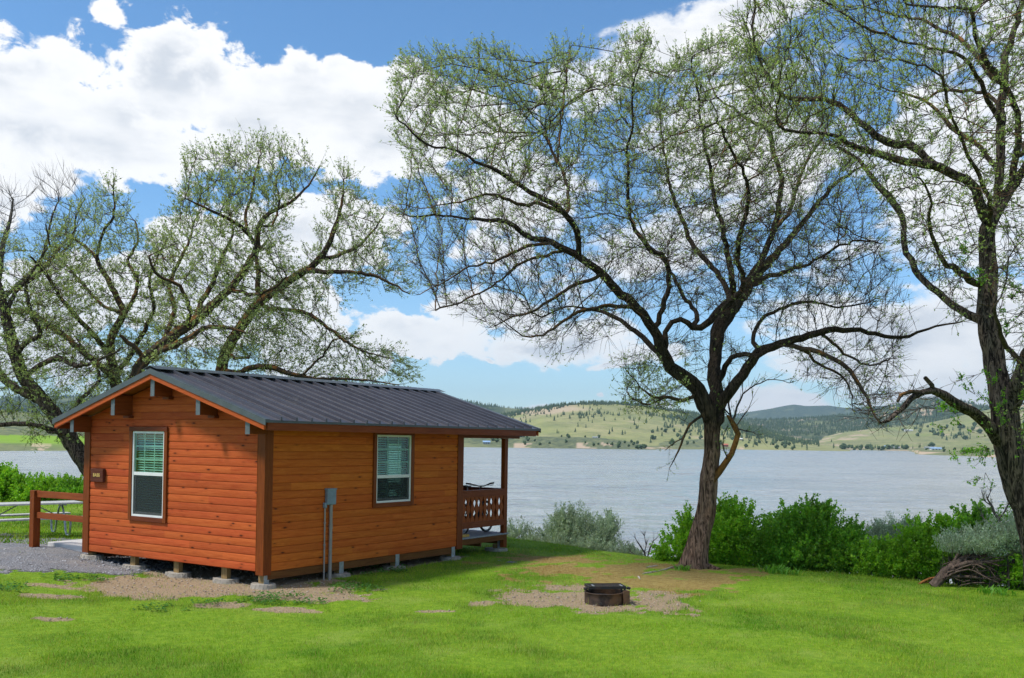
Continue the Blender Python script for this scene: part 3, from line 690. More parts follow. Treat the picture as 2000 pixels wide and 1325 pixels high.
# electrical box with two conduits
eb = MB().box(.020, .092, 1.372, 1.590, 1.045, 1.325).build('electrical_box', M_BOX, cabin, bevel=.012, seg=3)
MB().box(.018, .100, 1.362, 1.600, 1.300, 1.333).build('hood', M_BOX, eb, bevel=.008)
zg = gz(*cab(.07, 1.5)[:2]) - CZ
MB().tube([(.06, 1.490, zg - .1), (.06, 1.490, 1.046)], .030, 14).tube([(.06, 1.490, .62), (.06, 1.490, .70)], .035, 14).build('conduit', M_PIPE, eb, smooth=False)
MB().tube([(.050, 1.352, zg - .1), (.050, 1.352, 1.00)], .014, 10).tube([(.05, 1.352, .33), (.05, 1.352, .36)], .022, 10).tube([(.05, 1.352, .72), (.05, 1.352, .74)], .022, 10).build('conduit', M_PIPE, eb)
MB().box(.019, .078, 1.325, 1.378, .99, 1.085).build('junction_box', M_BOX, eb, bevel=.012)

# sign on the gable wall, reading BASS
M_SIGN = wood_mat('sign_board', (.13, .038, .020), (.07, .02, .012), 'x', .55)
M_GOLD = plain_mat('sign_letter', (.62, .42, .12), .5)
sx, sy, sz = cab(-4.47, -.018, 1.455)
sg = empty('cabin_sign', (sx, sy, sz - .125), -CA, 'small square dark brown name board reading BASS, beside the tall window of the end wall', 'sign')
MB().box(-.19, .19, -.062, 0, 0, .25).build('board', M_SIGN, sg, bevel=.005)
tcv = bpy.data.curves.new('t', 'FONT'); tcv.body = 'BASS'; tcv.size = .088; tcv.extrude = .003; tcv.offset = .002; tcv.align_x = 'CENTER'; tcv.align_y = 'CENTER'; tcv.space_character = 1.15
tob = bpy.data.objects.new('t', tcv); scene.collection.objects.link(tob); dg = bpy.context.evaluated_depsgraph_get()
tme = bpy.data.meshes.new_from_object(tob.evaluated_get(dg)); bpy.data.objects.remove(tob); tme.materials.clear()
tme.transform(Matrix.Translation((0, -.066, .125)) @ Matrix.Rotation(R(90), 4, 'X')); link('lettering', tme, sg, M_GOLD)
# ------------------------------------------------------------------ lake and far shore
def hor(px): return 861.5 + .0144 * (px - 1000)
def prof(pts):
    p = np.array(pts, float); return (p[:, 0] - 1000) / FPX, (hor(p[:, 0]) - p[:, 1]) / FPX      # bearing, elevation
SHORE = np.array([(-2500,500),(-900,330),(-400,400),(0,457),(160,500),(320,760),(600,1050),(850,1150),(1250,1200),(1400,1450),(1560,1750),(1700,1900),(1775,1800),(1795,1050),(1900,900),(2000,800),(2200,600),(2900,300),(4500,250)], float)
SH_T = (SHORE[:, 0] - 1000) / FPX
LAY = [  # elevation profile, distance of the foot, distance of the crest, roughness
 ([(-2500,800),(-200,795),(0,800),(60,806),(120,818),(200,838),(320,862),(420,874),(700,880)], 520, 1000, .10),
 ([(700,872),(850,849),(900,849),(960,853),(1000,852),(1060,853),(1120,854),(1180,856),(1230,863),(1265,873),(1320,884)], 1160, 1420, .05),
 ([(1240,884),(1275,868),(1320,860),(1370,858),(1410,866),(1450,878)], 1450, 1620, .05),
 ([(1420,882),(1450,866),(1490,861),(1530,862),(1560,871),(1600,884)], 1760, 1950, .05),
 ([(600,850),(780,838),(880,826),(950,820),(1000,808),(1050,799),(1100,792),(1150,788),(1200,789),(1250,793),(1300,801),(1350,808),(1400,815),(1440,824),(1480,836),(1530,850),(1600,866),(1680,880)], 1480, 2500, .14),
 ([(-2500,765),(-300,768),(0,778),(150,775),(300,768),(500,768),(700,772),(820,776),(900,784),(950,792),(1000,798),(1040,801),(1080,800),(1140,806),(1200,830)], 2600, 3700, .08),
 ([(1250,850),(1350,822),(1420,812),(1460,805),(1500,799),(1530,793),(1550,790),(1575,793),(1620,792),(1650,797),(1700,794),(1760,790),(1850,792),(2000,792),(2300,790),(4500,790)], 6500, 8600, .04),
 ([(1300,862),(1400,826),(1440,820),(1500,821),(1560,819),(1620,815),(1680,808),(1720,800),(1760,788),(1800,780),(1840,780),(1880,785),(1920,793),(1960,800),(2000,796),(2100,790),(2600,780),(4500,780)], 2300, 3900, .12),
 ([(1500,884),(1560,866),(1640,846),(1700,838),(1760,833),(1800,828),(1850,818),(1900,806),(1950,796),(2000,790),(2200,780),(4500,780)], 1950, 2900, .10),
 ([(1740,892),(1790,882),(1850,874),(1900,868),(2000,858),(2200,840),(4500,820)], 1060, 1500, .08),
]
nt = 620; tt = np.concatenate([np.linspace(-1.9, -.56, 60)[:-1], np.linspace(-.56, .56, 500), np.linspace(.56, 1.9, 62)[1:]]); nt = len(tt)
dd_ = np.exp(np.linspace(np.log(240), np.log(12500), 300))
TT, DD = np.meshgrid(tt, dd_)
shd = np.interp(TT, SH_T, SHORE[:, 1]) * (1 + .015 * (fbm(TT * 60, TT * 0 + 3, 5, 4) - .5) * 2)
XX, YY = TT * DD, DD
over = DD - shd
Zf = LAKE_Z + np.where(over < 0, np.maximum(over * .03, -6), .4 + 2.2 * sstep(over, 0, 60) + over * .004)
Zf += np.where(over > 0, (fbm(XX / 120, YY / 120, 8, 4) - .5) * 3 * sstep(over, 10, 120), 0)
which = np.zeros_like(Zf); best = Zf.copy(); H = Zf.copy()
for i, (pts, d0, d1, rg) in enumerate(LAY):
    bt, be = prof(pts); e = np.interp(TT, bt, be, left=be[0] if pts[0][0] < -2000 else be[0], right=be[-1])
    hc = CAM_Z + e * d1 - LAKE_Z
    if pts[0][0] > -2000: hc = np.where(TT < bt[0], hc * 0 - 30, hc)
    if pts[-1][0] < 4000: hc = np.where(TT > bt[-1], hc * 0 - 30, hc)
    k = np.clip((DD - d0) / (d1 - d0), 0, 1)
    rise = k**1.15 * (1 - .35 * k * (1 - k)) if i not in (1,) else sstep(k, 0, .8)
    fall = 1 - .55 * sstep(DD, d1, d1 * 1.7)
    rough = (fbm(XX / (d1 * .10), YY / (d1 * .10), 40 + i, 5) - .5) * rg * 1.6 * (4 * k * (1 - k) + .08)
    gul = np.abs(fbm(XX / (d1 * .045), YY / (d1 * .12), 60 + i, 4) - .5) * rg * .9 * (4 * k * (1 - k))
    z = LAKE_Z + hc * np.clip(rise * fall + rough - gul, -.2, None)
    z = np.where((k > 0) & (hc > 0), z, -99)
    up = z > H; which = np.where(up, i + 1, which); H = np.maximum(H, z)
nx, ny = nt, len(dd_); idx = np.arange(nx * ny).reshape(ny, nx)
F = np.stack([idx[:-1, :-1], idx[:-1, 1:], idx[1:, 1:], idx[1:, :-1]], -1).reshape(-1, 4)
# what grows where: r pale grass, g sage plus painted cloud shadow, b bare earth, a forest floor
elev = (H - LAKE_Z)
a1 = fbm(XX / 90, YY / 140, 71, 5); a2 = fbm(XX / 25, YY / 60, 72, 4); a3 = fbm(XX / 320, YY / 420, 73, 4)
pale = np.zeros_like(H); sage = np.zeros_like(H); bare = np.zeros_like(H); forest = np.zeros_like(H)
base_mix = {0: (.35, .55), 1: (.2, .8), 2: (.0, 1.25), 3: (.1, .9), 4: (.45, .55), 5: (.95, .1), 6: (.15, .2), 7: (.1, .1), 8: (.55, .3), 9: (.8, .3), 10: (.55, .6)}  # low sage bank: extra dark sage also stands in for a cloud shadow
for i, (p, s) in base_mix.items():
    mk = which == i; pale[mk] = p; sage[mk] = s
forest[which == 6] = .85; forest[which == 7] = .85; forest[which == 8] = .75
pale = np.clip(pale + (a1 - .5) * 1.1, 0, 1); sage = np.clip(sage + (a2 - .5) * 1.2, 0, 1)
forest = np.clip(forest + (a1 - .5) * 1.3 * (forest > 0), 0, 1)
bare = np.where((which == 5), sstep(a1 + a3, 1.05, 1.3) * .8, bare); bare = np.where((which == 8) | (which == 9) | (which == 0), sstep(a2 + a1, 1.15, 1.35) * .9, bare)
# cut banks at the waterline
pxs = TT * FPX + 1000
cut = ((pxs > 1005) & (pxs < 1062)) | ((pxs > 1125) & (pxs < 1195)) | ((pxs > 60) & (pxs < 100)) | ((pxs > 1440) & (pxs < 1452)) | ((pxs > 1780) & (pxs < 1850))
slope_lo = (elev < 9) & (elev > .3) & (over < 70)
bare = np.where(cut & slope_lo & (a2 > .38), .95, bare)
green = np.where((which <= 1) & (elev < 7) & (over > 0) & (pxs < 400), 1.0, 0) * sstep(a1, .3, .6)
fm = np_mesh('hills', np.stack([XX, YY, H], -1).reshape(-1, 3), F, {'cover': np.stack([pale, sage, bare, forest], -1).reshape(-1, 4), 'cover_b': np.stack([green, which == 7, which*0, which*0+1], -1).reshape(-1, 4)})
m, t, b = new_mat('hill_cover', .95, .1); P = gco(t)
A = t.node('ShaderNodeAttribute', attribute_name='cover'); s_ = t.sep(A.outputs['Vector']); B = t.sep(t.node('ShaderNodeAttribute', attribute_name='cover_b').outputs['Vector'])
n1_ = t.noise(P, .02, 6, .65); n2_ = t.noise(P, .14, 5, .7); n3_ = t.noise(P, .005, 4, .6)
c = t.mix(t.ss(n1_, .35, .65), (.235, .25, .095), (.35, .325, .155))
c = t.mix(t.ss(n3_, .45, .7, 0, .6), c, (.23, .29, .07))
c = t.mix(t.m('SUBTRACT', 1.0, s_[0]), c, (.19, .205, .10))
c = t.mix(t.m('MULTIPLY', s_[1], t.ss(n2_, .42, .56)), c, (.080, .105, .062))
c = t.mix(t.ss(t.noise(P, .06, 6, .75), .52, .64, 0, .45), c, (.11, .115, .055))
c = t.mix(t.ss(t.m('ADD', A.outputs['Alpha'], t.m('MULTIPLY', t.m('SUBTRACT', n2_, .5), .9)), .35, .75), c, t.mix(t.ss(t.noise(P, .035, 6, .8), .40, .60), (.020, .042, .024), (.10, .125, .055)))
c = t.mix(s_[2], c, t.mix(n2_, (.38, .27, .18), (.55, .44, .32)))
c = t.mix(B[0], c, (.20, .33, .03))
t.l.new(c, b.inputs['Base Color'])
tag(link('hills', fm, mat=m, smooth=True), kind='structure')
def far_z(x, y):
    """terrain height by interpolation on the bearing/distance grid"""
    t_ = x / y; i = np.clip(np.searchsorted(tt, t_) - 1, 0, nt - 2); j = np.clip(np.searchsorted(dd_, y) - 1, 0, len(dd_) - 2)
    u = (t_ - tt[i]) / (tt[i+1] - tt[i]); v = (y - dd_[j]) / (dd_[j+1] - dd_[j])
    return H[j, i]*(1-u)*(1-v) + H[j, i+1]*u*(1-v) + H[j+1, i]*(1-u)*v + H[j+1, i+1]*u*v, which[j, i]

# lake -------------------------------------------------------------------
lx0 = [-14000, 14000]
lm = bpy.data.meshes.new('lake'); lm.from_pydata([(-14000, -60, LAKE_Z), (14000, -60, LAKE_Z), (14000, 12400, LAKE_Z), (-14000, 12400, LAKE_Z)], [], [(0, 1, 2, 3)])
m, t, b = new_mat('lake_water', .18, .5, color=(.1, .13, .14)); P = gco(t)
b.inputs['IOR'].default_value = 1.38
def nrm(scale, amp, sx=1.0, rot=0.0, det=3):
    n = t.node('ShaderNodeTexNoise'); t.l.new(t.mapping(P, scale=(sx, 1, 1), rot=(0, 0, R(rot))), n.inputs['Vector']); n.inputs['Scale'].default_value = scale; n.inputs['Detail'].default_value = det; n.inputs['Roughness'].default_value = .6
    v = t.node('ShaderNodeVectorMath', operation='SUBTRACT'); t.l.new(n.outputs['Color'], v.inputs[0]); v.inputs[1].default_value = (.5, .5, .5)
    w = t.node('ShaderNodeVectorMath', operation='SCALE'); t.l.new(v.outputs[0], w.inputs[0]); t.put(w.inputs['Scale'], amp); return w.outputs[0]
def vadd(a, b_):
    v = t.node('ShaderNodeVectorMath', operation='ADD'); t.l.new(a, v.inputs[0]); t.l.new(b_, v.inputs[1]); return v.outputs[0]
gust = t.ss(t.noise(t.mapping(P, scale=(.3, 1.2, 1)), .02, 5, .65), .35, .65)
sl = vadd(vadd(nrm(2.6, 1.0, .7, 10), nrm(.75, 2.1, .6, -14)), vadd(nrm(.22, 1.7, .5, 8), nrm(.05, .8, .45, 0)))
sl = vadd(sl, nrm(.012, .35, .5, 0))
fl = t.node('ShaderNodeVectorMath', operation='MULTIPLY'); t.l.new(sl, fl.inputs[0]); fl.inputs[1].default_value = (.8, .8, 0)
fs = t.node('ShaderNodeVectorMath', operation='SCALE'); t.l.new(fl.outputs[0], fs.inputs[0]); t.put(fs.inputs['Scale'], t.mr(gust, 0, 1, .65, 1.05))
up = t.node('ShaderNodeVectorMath', operation='ADD'); t.l.new(fs.outputs[0], up.inputs[0]); up.inputs[1].default_value = (0, 0, 1)
no = t.node('ShaderNodeVectorMath', operation='NORMALIZE'); t.l.new(up.outputs[0], no.inputs[0]); t.l.new(no.outputs[0], b.inputs['Normal'])
w3 = t.m('ADD', t.m('MULTIPLY', t.noise(t.mapping(P, scale=(.45, 1.2, 1)), .055, 4, .6), .5), t.m('MULTIPLY', t.noise(t.mapping(P, scale=(.5, 1, 1)), .42, 5, .7), .5))
t.l.new(t.mix(t.m('MULTIPLY', gust, .45), t.mix(t.ss(w3, .35, .7), (.15, .165, .160), (.31, .32, .295)), (.34, .345, .325)), b.inputs['Base Color'])  # ripple contrast and pale wind-lane sheen painted into the base colour
tag(link('lake', lm, mat=m), kind='structure')

# far trees --------------------------------------------------------------
def conifer(seed, h=1.0, w=.22, tiers=6, n=7, base=.08):
    r = random.Random(seed); V = []; Fq = []
    for k in range(tiers):
        z0 = base + (1 - base) * k / tiers; z1 = min(1.0, z0 + (1 - base) / tiers * 1.7); rr = w * (1 - k / tiers)**.8 * r.uniform(.8, 1.15)
        b = len(V); V.append((r.uniform(-.01, .01), r.uniform(-.01, .01), z1 * h))
        for i in range(n):
            a = 2 * math.pi * (i + r.random() * .6) / n; q = rr * r.uniform(.55, 1.2); V.append((math.cos(a) * q, math.sin(a) * q, (z0 + r.uniform(-.03, .03)) * h))
        for i in range(n): Fq.append((b, b + 1 + i, b + 1 + (i + 1) % n))
    b = len(V)
    for i in range(3): V.append((math.cos(i * 2.1) * .02, math.sin(i * 2.1) * .02, -.06))
    V.append((0, 0, .3)); Fq += [(b, b+1, b+3), (b+1, b+2, b+3), (b+2, b, b+3)]
    return np.array(V), np.array(Fq)
def roundtree(seed, w=.42):
    r = np.random.default_rng(seed); V = []; Fq = []
    for k in range(9):
        c = (r.random(3) - .5) * np.array([w, w, .5]) * 1.1 + np.array([0, 0, .52]); s = .20 + .12 * r.random()
        b = len(V) * 0 + sum(len(q) for q in V); v = iv * s * (1 + .5 * (r.random((len(iv), 1)) - .5)) + c; V.append(v); Fq.append(iF + b)
    return np.concatenate(V), np.concatenate(Fq)
M_PINE, t, b = new_mat('conifer_green', .9, .1); inf = t.node('ShaderNodeObjectInfo')
t.l.new(t.mix(t.ss(t.noise(gco(t), .35, 3), .35, .65), (.038, .066, .030), (.085, .125, .055)), b.inputs['Base Color'])
protos = []
for sdd in range(5):
    V, Fq = conifer(sdd, 1, .20 + .03 * sdd); protos.append(('P', V, Fq))
for sdd in range(4):
    V, Fq = roundtree(20 + sdd); protos.append(('R', V, Fq))
pm = [np_mesh('conifer', V, Fq) for _, V, Fq in protos]
for q in pm: q.materials.append(M_PINE)
r = np.random.default_rng(99)
cand = []
def scatter(n, t0, t1, d0, d1, fn, hmin, hmax, kinds, jitter=True):
    t_ = t0 + (t1 - t0) * r.random(n); d = np.sqrt(d0**2 + (d1**2 - d0**2) * r.random(n)); x = t_ * d; z, wh = far_z(x, d)
    cl = fbm(x / 160, d / 220, 81, 4); cf = fbm(x / 40, d / 60, 82, 3)
    dens = fn(t_, d, z - LAKE_Z, wh, cl, cf); k = r.random(n) < dens
    hh = hmin + (hmax - hmin) * r.random(k.sum())
    cand.append(np.stack([x[k], d[k], z[k] - .3, hh, r.choice(kinds, k.sum())], -1))
pt = lambda px: (px - 1000) / FPX
def crest_e(i, t_): bt, be = prof(LAY[i][0]); return np.interp(t_, bt, be)
def f_mid(t_, d, e, wh, cl, cf):
    k = e / np.maximum((CAM_Z + crest_e(4, t_) * 2500 - LAKE_Z), 20)
    right = sstep(t_, pt(1180), pt(1420)); top = sstep(k, .80 - .45 * right, .97 - .25 * right)
    return (wh == 5) * (.92 * top * (cl > .36) + .22 * sstep(cl * .6 + cf * .4, .53, .66) * sstep(k, .1, .3) + .012)
scatter(24000, pt(640), pt(1600), 1500, 2900, f_mid, 5, 12, [0,1,2,3,4])
scatter(11000, pt(-100), pt(1200), 2700, 4600, lambda t_, d, e, wh, cl, cf: (wh == 6) * sstep(cl, .28, .5), 9, 16, [0,1,2,3])
scatter(13000, pt(1300), pt(2200), 2300, 4400, lambda t_, d, e, wh, cl, cf: (wh == 8) * sstep(cl * .7 + cf * .3, .36, .50), 8, 15, [0,1,2,3,4])
scatter(7000, pt(1380), pt(2200), 1800, 2950, lambda t_, d, e, wh, cl, cf: ((wh == 9) | (wh == 0)) * (sstep(cl, .47, .62) * .8 * (1 - .75 * sstep(t_, pt(1650), pt(1800)))), 6, 13, [0,1,2,5,6])
scatter(700, pt(760), pt(1262), 1185, 1440, lambda t_, d, e, wh, cl, cf: (wh == 2) * (.07 + .22 * (cf > .6)) * (t_ > pt(960)), 3, 7, [5,6,7,8])
scatter(150, pt(1270), pt(1560), 1470, 2000, lambda t_, d, e, wh, cl, cf: .28 + 0 * t_, 5, 9, [5,6,7])
scatter(60, pt(1640), pt(1775), 1850, 1990, lambda t_, d, e, wh, cl, cf: .6 + 0 * t_, 5, 10, [5,6,7,8])
scatter(60, pt(1800), pt(2100), 1000, 1500, lambda t_, d, e, wh, cl, cf: .3 + 0 * t_, 3, 5, [5,6,7,8])
scatter(600, pt(-300), pt(330), 540, 1100, lambda t_, d, e, wh, cl, cf: .12 * (cf > .5) + 0 * t_, 1.2, 3.0, [5,6,7,8])
C_ = np.concatenate(cand); size = C_[:, 3] / C_[:, 1]; vis = np.abs(C_[:, 0] / C_[:, 1]) < .53
order = np.argsort(-(size * vis)); top = order[:300]; rest = order[300:]
LAB = {}
for j in top:
    x, y, z, hh, k = C_[j]; kk = int(k); rd = kk >= 5
    o = bpy.data.objects.new('round_juniper' if rd else 'pine_tree', pm[kk]); scene.collection.objects.link(o)
    o.location = (x, y, z); o.scale = (hh, hh, hh) if not rd else (hh * 1.25, hh * 1.25, hh); o.rotation_euler = (0, 0, random.random() * 6.28)
    px_ = 1000 + FPX * x / y
    if px_ < 400: tag(o, 'small dark juniper on the sage slope across the lake, left of the cabin', 'tree', 'junipers on the slope left of the cabin')
    elif y < 1460: tag(o, 'dark round juniper on the low sage bank beyond the porch, across the lake', 'tree', 'junipers on the far sage bank')
    elif px_ > 1560: tag(o, 'tiny dark tree by the far shore between the two large trees', 'tree', 'trees on the far right shore')
    else: tag(o, 'tiny dark tree scattered over the pale hill across the lake', 'tree', 'trees scattered on the pale hill')
big_i = []
Vs, Fs, off = [], [], 0
for kk in range(len(protos)):
    sel = C_[rest][C_[rest][:, 4] == kk]; V, Fq = protos[kk][1], protos[kk][2]
    if not len(sel): continue
    sc = sel[:, 3][:, None, None] * np.ones((1, 1, 3)); an = r.random(len(sel)) * 6.28
    v = V[None] * sc; cx = v[..., 0] * np.cos(an)[:, None] - v[..., 1] * np.sin(an)[:, None]; cy = v[..., 0] * np.sin(an)[:, None] + v[..., 1] * np.cos(an)[:, None]
    v = np.stack([cx + sel[:, 0][:, None], cy + sel[:, 1][:, None], v[..., 2] + sel[:, 2][:, None]], -1)
    Vs.append(v.reshape(-1, 3)); Fs.append((Fq[None] + (np.arange(len(sel)) * len(V))[:, None, None]).reshape(-1, 3) + off); off += len(sel) * len(V)
tag(link('distant_forest', np_mesh('distant_forest', np.concatenate(Vs), np.concatenate(Fs)), mat=M_PINE), kind='stuff')
print('far trees', len(C_))

# far buildings ----------------------------------------------------------
M_FW = plain_mat('far_white', (.62, .62, .60), .7, scale=.5); M_FB = plain_mat('far_blue_roof', (.25, .38, .55), .5, scale=.5); M_FR = plain_mat('far_red', (.45, .13, .08), .7, scale=.5)
M_FG = plain_mat('far_grey', (.30, .32, .33), .6, scale=.5); M_FT = plain_mat('far_tan', (.45, .36, .25), .7, scale=.5); M_WIN = plain_mat('far_window', (.03, .035, .04), .3)
def house(px, py, d, wpx, hpx, roof_m, wall_m, name, label, cat, rot=0.0):
    x = pt(px) * d; z, _ = far_z(np.array([x]), np.array([float(d)])); z = float(z[0]) - .6; w = wpx / FPX * d; h = hpx / FPX * d
    zz = max(z, CAM_Z + (hor(px) - py) / FPX * d - h) if False else z
    e = empty(name, (x, d, zz), rot, label, cat)
    MB().box(-w/2, w/2, -3, 3, 0, h * .65 + .6).build('wall', wall_m, e)
    MB().prism([(-3.6, h * .62 + .6), (3.6, h * .62 + .6), (0, h + 1.0)], 'x', -w/2 - .4, w/2 + .4).build('roof', roof_m, e)
    for k in range(3): MB().box(-w * .32 + k * w * .3 - .5, -w * .32 + k * w * .3 + .5, -3.06, -3.003, .8 + .2, .8 + h * .35 + .2).build('window', M_WIN, e)
house(951, 864, 1230, 14, 6, M_FB, M_FG, 'lake_house', 'small blue-roofed house on the far shore, seen through the porch opening', 'house')
house(948, 857, 1390, 22, 4, M_FW, M_FW, 'lake_house', 'long white house above the blue-roofed one, seen through the porch opening', 'house')
house(1828, 872, 1230, 20, 5, M_FB, M_FW, 'barn', 'white barn with a blue roof at the water, left of the right-hand trunk', 'barn')
house(1742, 864, 2080, 28, 4, M_FB, M_FW, 'long_shed', 'long low building with a pale blue roof among far fields, right of the centre tree', 'shed')
house(1750, 874, 1960, 16, 4, M_FG, M_FT, 'lake_house', 'low tan house with a grey roof near the far right shore', 'house')
house(1818, 860, 1640, 22, 4, M_FG, M_FG, 'long_shed', 'long grey shed above the white barn on the far right shore', 'shed')
house(1417, 870, 1560, 10, 5, M_FR, M_FR, 'lake_house', 'small red building on the far shore, right of the centre trunk', 'house')
house(1446, 872, 1790, 10, 4, M_FW, M_FT, 'lake_house', 'tiny tan building with a white roof near the far red one', 'house')
house(1775, 841, 2700, 16, 3, M_FW, M_FW, 'lake_house', 'tiny white house high on the far right slope', 'house')
house(1165, 855, 1520, 14, 3, M_FG, M_FW, 'lake_house', 'tiny white house with grey roof at the foot of the pale hill', 'house')

# air --------------------------------------------------------------------
hz = MB().box(-13500, 13500, -200, 12300, -40, 620).build('haze', bpy.data.materials.new('haze'))
m = hz.data.materials[0]; m.use_nodes = True; t = NT(m.node_tree); t.n.clear()
pv = t.node('ShaderNodeVolumePrincipled'); pv.inputs['Color'].default_value = (.58, .80, 1.0, 1); pv.inputs['Density'].default_value = 6.5e-5; pv.inputs['Anisotropy'].default_value = .3
o_ = t.node('ShaderNodeOutputMaterial'); t.l.new(pv.outputs[0], o_.inputs['Volume']); tag(hz, kind='stuff')
scene.cycles.volume_bounces = 0
# ------------------------------------------------------------------ bark and leaves
def bark_mat(name, a, b_, lichen=None, la=.0, stretch=.35, sc=11):
    m, t, b = new_mat(name, .9, .2); P = gco(t)
    n = t.noise(t.mapping(P, scale=(1, 1, stretch)), sc, 6, .68, 1.2); n2 = t.noise(P, 2.3, 4, .6)
    w = t.noise(t.mapping(P, scale=(1, 1, stretch * .7)), sc * 2.4, 4, .6, .8)
    f = t.m('ADD', t.m('MULTIPLY', n, .6), t.m('MULTIPLY', w, .4))
    c = t.mix(t.ss(f, .36, .64), a, b_); c = t.mix(t.ss(n2, .45, .7, 0, .4), c, tuple(x * 1.5 for x in b_))
    if lichen:
        up = t.sep(t.node('ShaderNodeNewGeometry').outputs['Normal'])[2]
        k = t.m('MULTIPLY', t.ss(t.noise(P, 3.1, 5, .65), .46, .60), t.ss(up, -.3, .5)); c = t.mix(t.m('MULTIPLY', k, la), c, lichen)
    t.l.new(c, b.inputs['Base Color']); bumpit(t, b, f, .9, .05); return m
M_BARK = bark_mat('bark', (.020, .014, .010), (.085, .062, .045), (.30, .13, .02), .55)
M_BARK_OLD = bark_mat('bark_trunk', (.055, .034, .024), (.215, .150, .110), None, 0, .10, 16)
def bole_mat():
    m, t, b = new_mat('bark_bole', .9, .15); P = gco(t); z = t.sep(P)[2]
    tw = t.node('ShaderNodeVectorRotate', rotation_type='Z_AXIS'); t.l.new(P, tw.inputs['Vector']); tw.inputs['Center'].default_value = (3.75, 19.7, 0); t.put(tw.inputs['Angle'], t.m('MULTIPLY', z, .55))
    n = t.noise(t.mapping(tw.outputs[0], scale=(1, 1, .09)), 15, 6, .7, 1.6); w = t.noise(t.mapping(tw.outputs[0], scale=(1, 1, .05)), 42, 4, .6, .8)
    f = t.m('ADD', t.m('MULTIPLY', n, .65), t.m('MULTIPLY', w, .35)); g = t.ss(f, .40, .60)
    low = t.mix(g, (.040, .022, .015), (.40, .255, .175)); low = t.mix(t.ss(t.noise(P, 2.1, 4, .6), .5, .7, 0, .5), low, t.mix(g, (.05, .024, .014), (.40, .22, .13)))
    high = t.mix(g, (.016, .012, .010), (.085, .064, .048))
    t.l.new(t.mix(t.ss(t.m('ADD', z, t.m('MULTIPLY', t.m('SUBTRACT', t.noise(P, 3, 4), .5), 2.4)), 2.2, 3.3), low, high), b.inputs['Base Color']); bumpit(t, b, f, 1.0, .12); return m
M_BOLE = bole_mat()
def deep_mat():
    m, t, b = new_mat('bark_furrowed', .9, .12); P = gco(t)
    n = t.noise(t.mapping(P, scale=(1, 1, .10)), 17, 6, .7, 1.3); w = t.noise(t.mapping(P, scale=(1, 1, .16)), 50, 4, .6, .6)
    f = t.m('ADD', t.m('MULTIPLY', n, .65), t.m('MULTIPLY', w, .35)); g = t.ss(f, .43, .58); c = t.mix(g, (.016, .012, .010), (.190, .145, .115))
    c = t.mix(t.ss(t.noise(P, 2.6, 4, .6), .5, .68, 0, .45), c, t.mix(g, (.02, .018, .010), (.13, .125, .07)))
    t.l.new(c, b.inputs['Base Color']); bumpit(t, b, f, 1.0, .12); return m
M_BARK_DEEP = deep_mat()
M_LICHEN = bark_mat('bark_lichen', (.035, .022, .012), (.22, .105, .028), (.26, .11, .02), .6, .5, 16)
M_TWIG, t, b = new_mat('twig', .8, .2); t.l.new(t.mix(t.ss(t.noise(gco(t), 3, 3), .4, .6), (.035, .026, .022), (.105, .088, .078)), b.inputs['Base Color'])
def leaf_mat(name, tr_=.45):
    m, t, b = new_mat(name, .5, .3); at = t.node('ShaderNodeAttribute', attribute_name='tone'); t.l.new(at.outputs['Color'], b.inputs['Base Color'])
    tr = t.node('ShaderNodeBsdfTranslucent'); t.l.new(t.mix(1.0, at.outputs['Color'], (1.3, 1.3, .8), 'MULTIPLY'), tr.inputs[0]); mx = t.node('ShaderNodeMixShader'); mx.inputs[0].default_value = tr_
    t.l.new(b.outputs[0], mx.inputs[1]); t.l.new(tr.outputs[0], mx.inputs[2]); t.l.new(mx.outputs[0], m.node_tree.nodes['Material Output'].inputs[0]); return m
M_LEAF = leaf_mat('spring_leaf')

def in_poly(x, y, poly):
    p = np.asarray(poly, float); ins = np.zeros(len(x), bool); j = len(p) - 1
    for i in range(len(p)):
        c = ((p[i, 1] > y) != (p[j, 1] > y)) & (x < (p[j, 0] - p[i, 0]) * (y - p[i, 1]) / (p[j, 1] - p[i, 1] + 1e-9) + p[i, 0]); ins ^= c; j = i
    return ins
def poly_dist(x, y, poly):
    p = np.asarray(poly, float); best = np.full(len(x), 1e9)
    for i in range(len(p)):
        a, b = p[i - 1], p[i]; ab = b - a; t_ = np.clip(((x - a[0]) * ab[0] + (y - a[1]) * ab[1]) / (ab @ ab + 1e-9), 0, 1)
        best = np.minimum(best, np.hypot(x - a[0] - t_ * ab[0], y - a[1] - t_ * ab[1]))
    return best

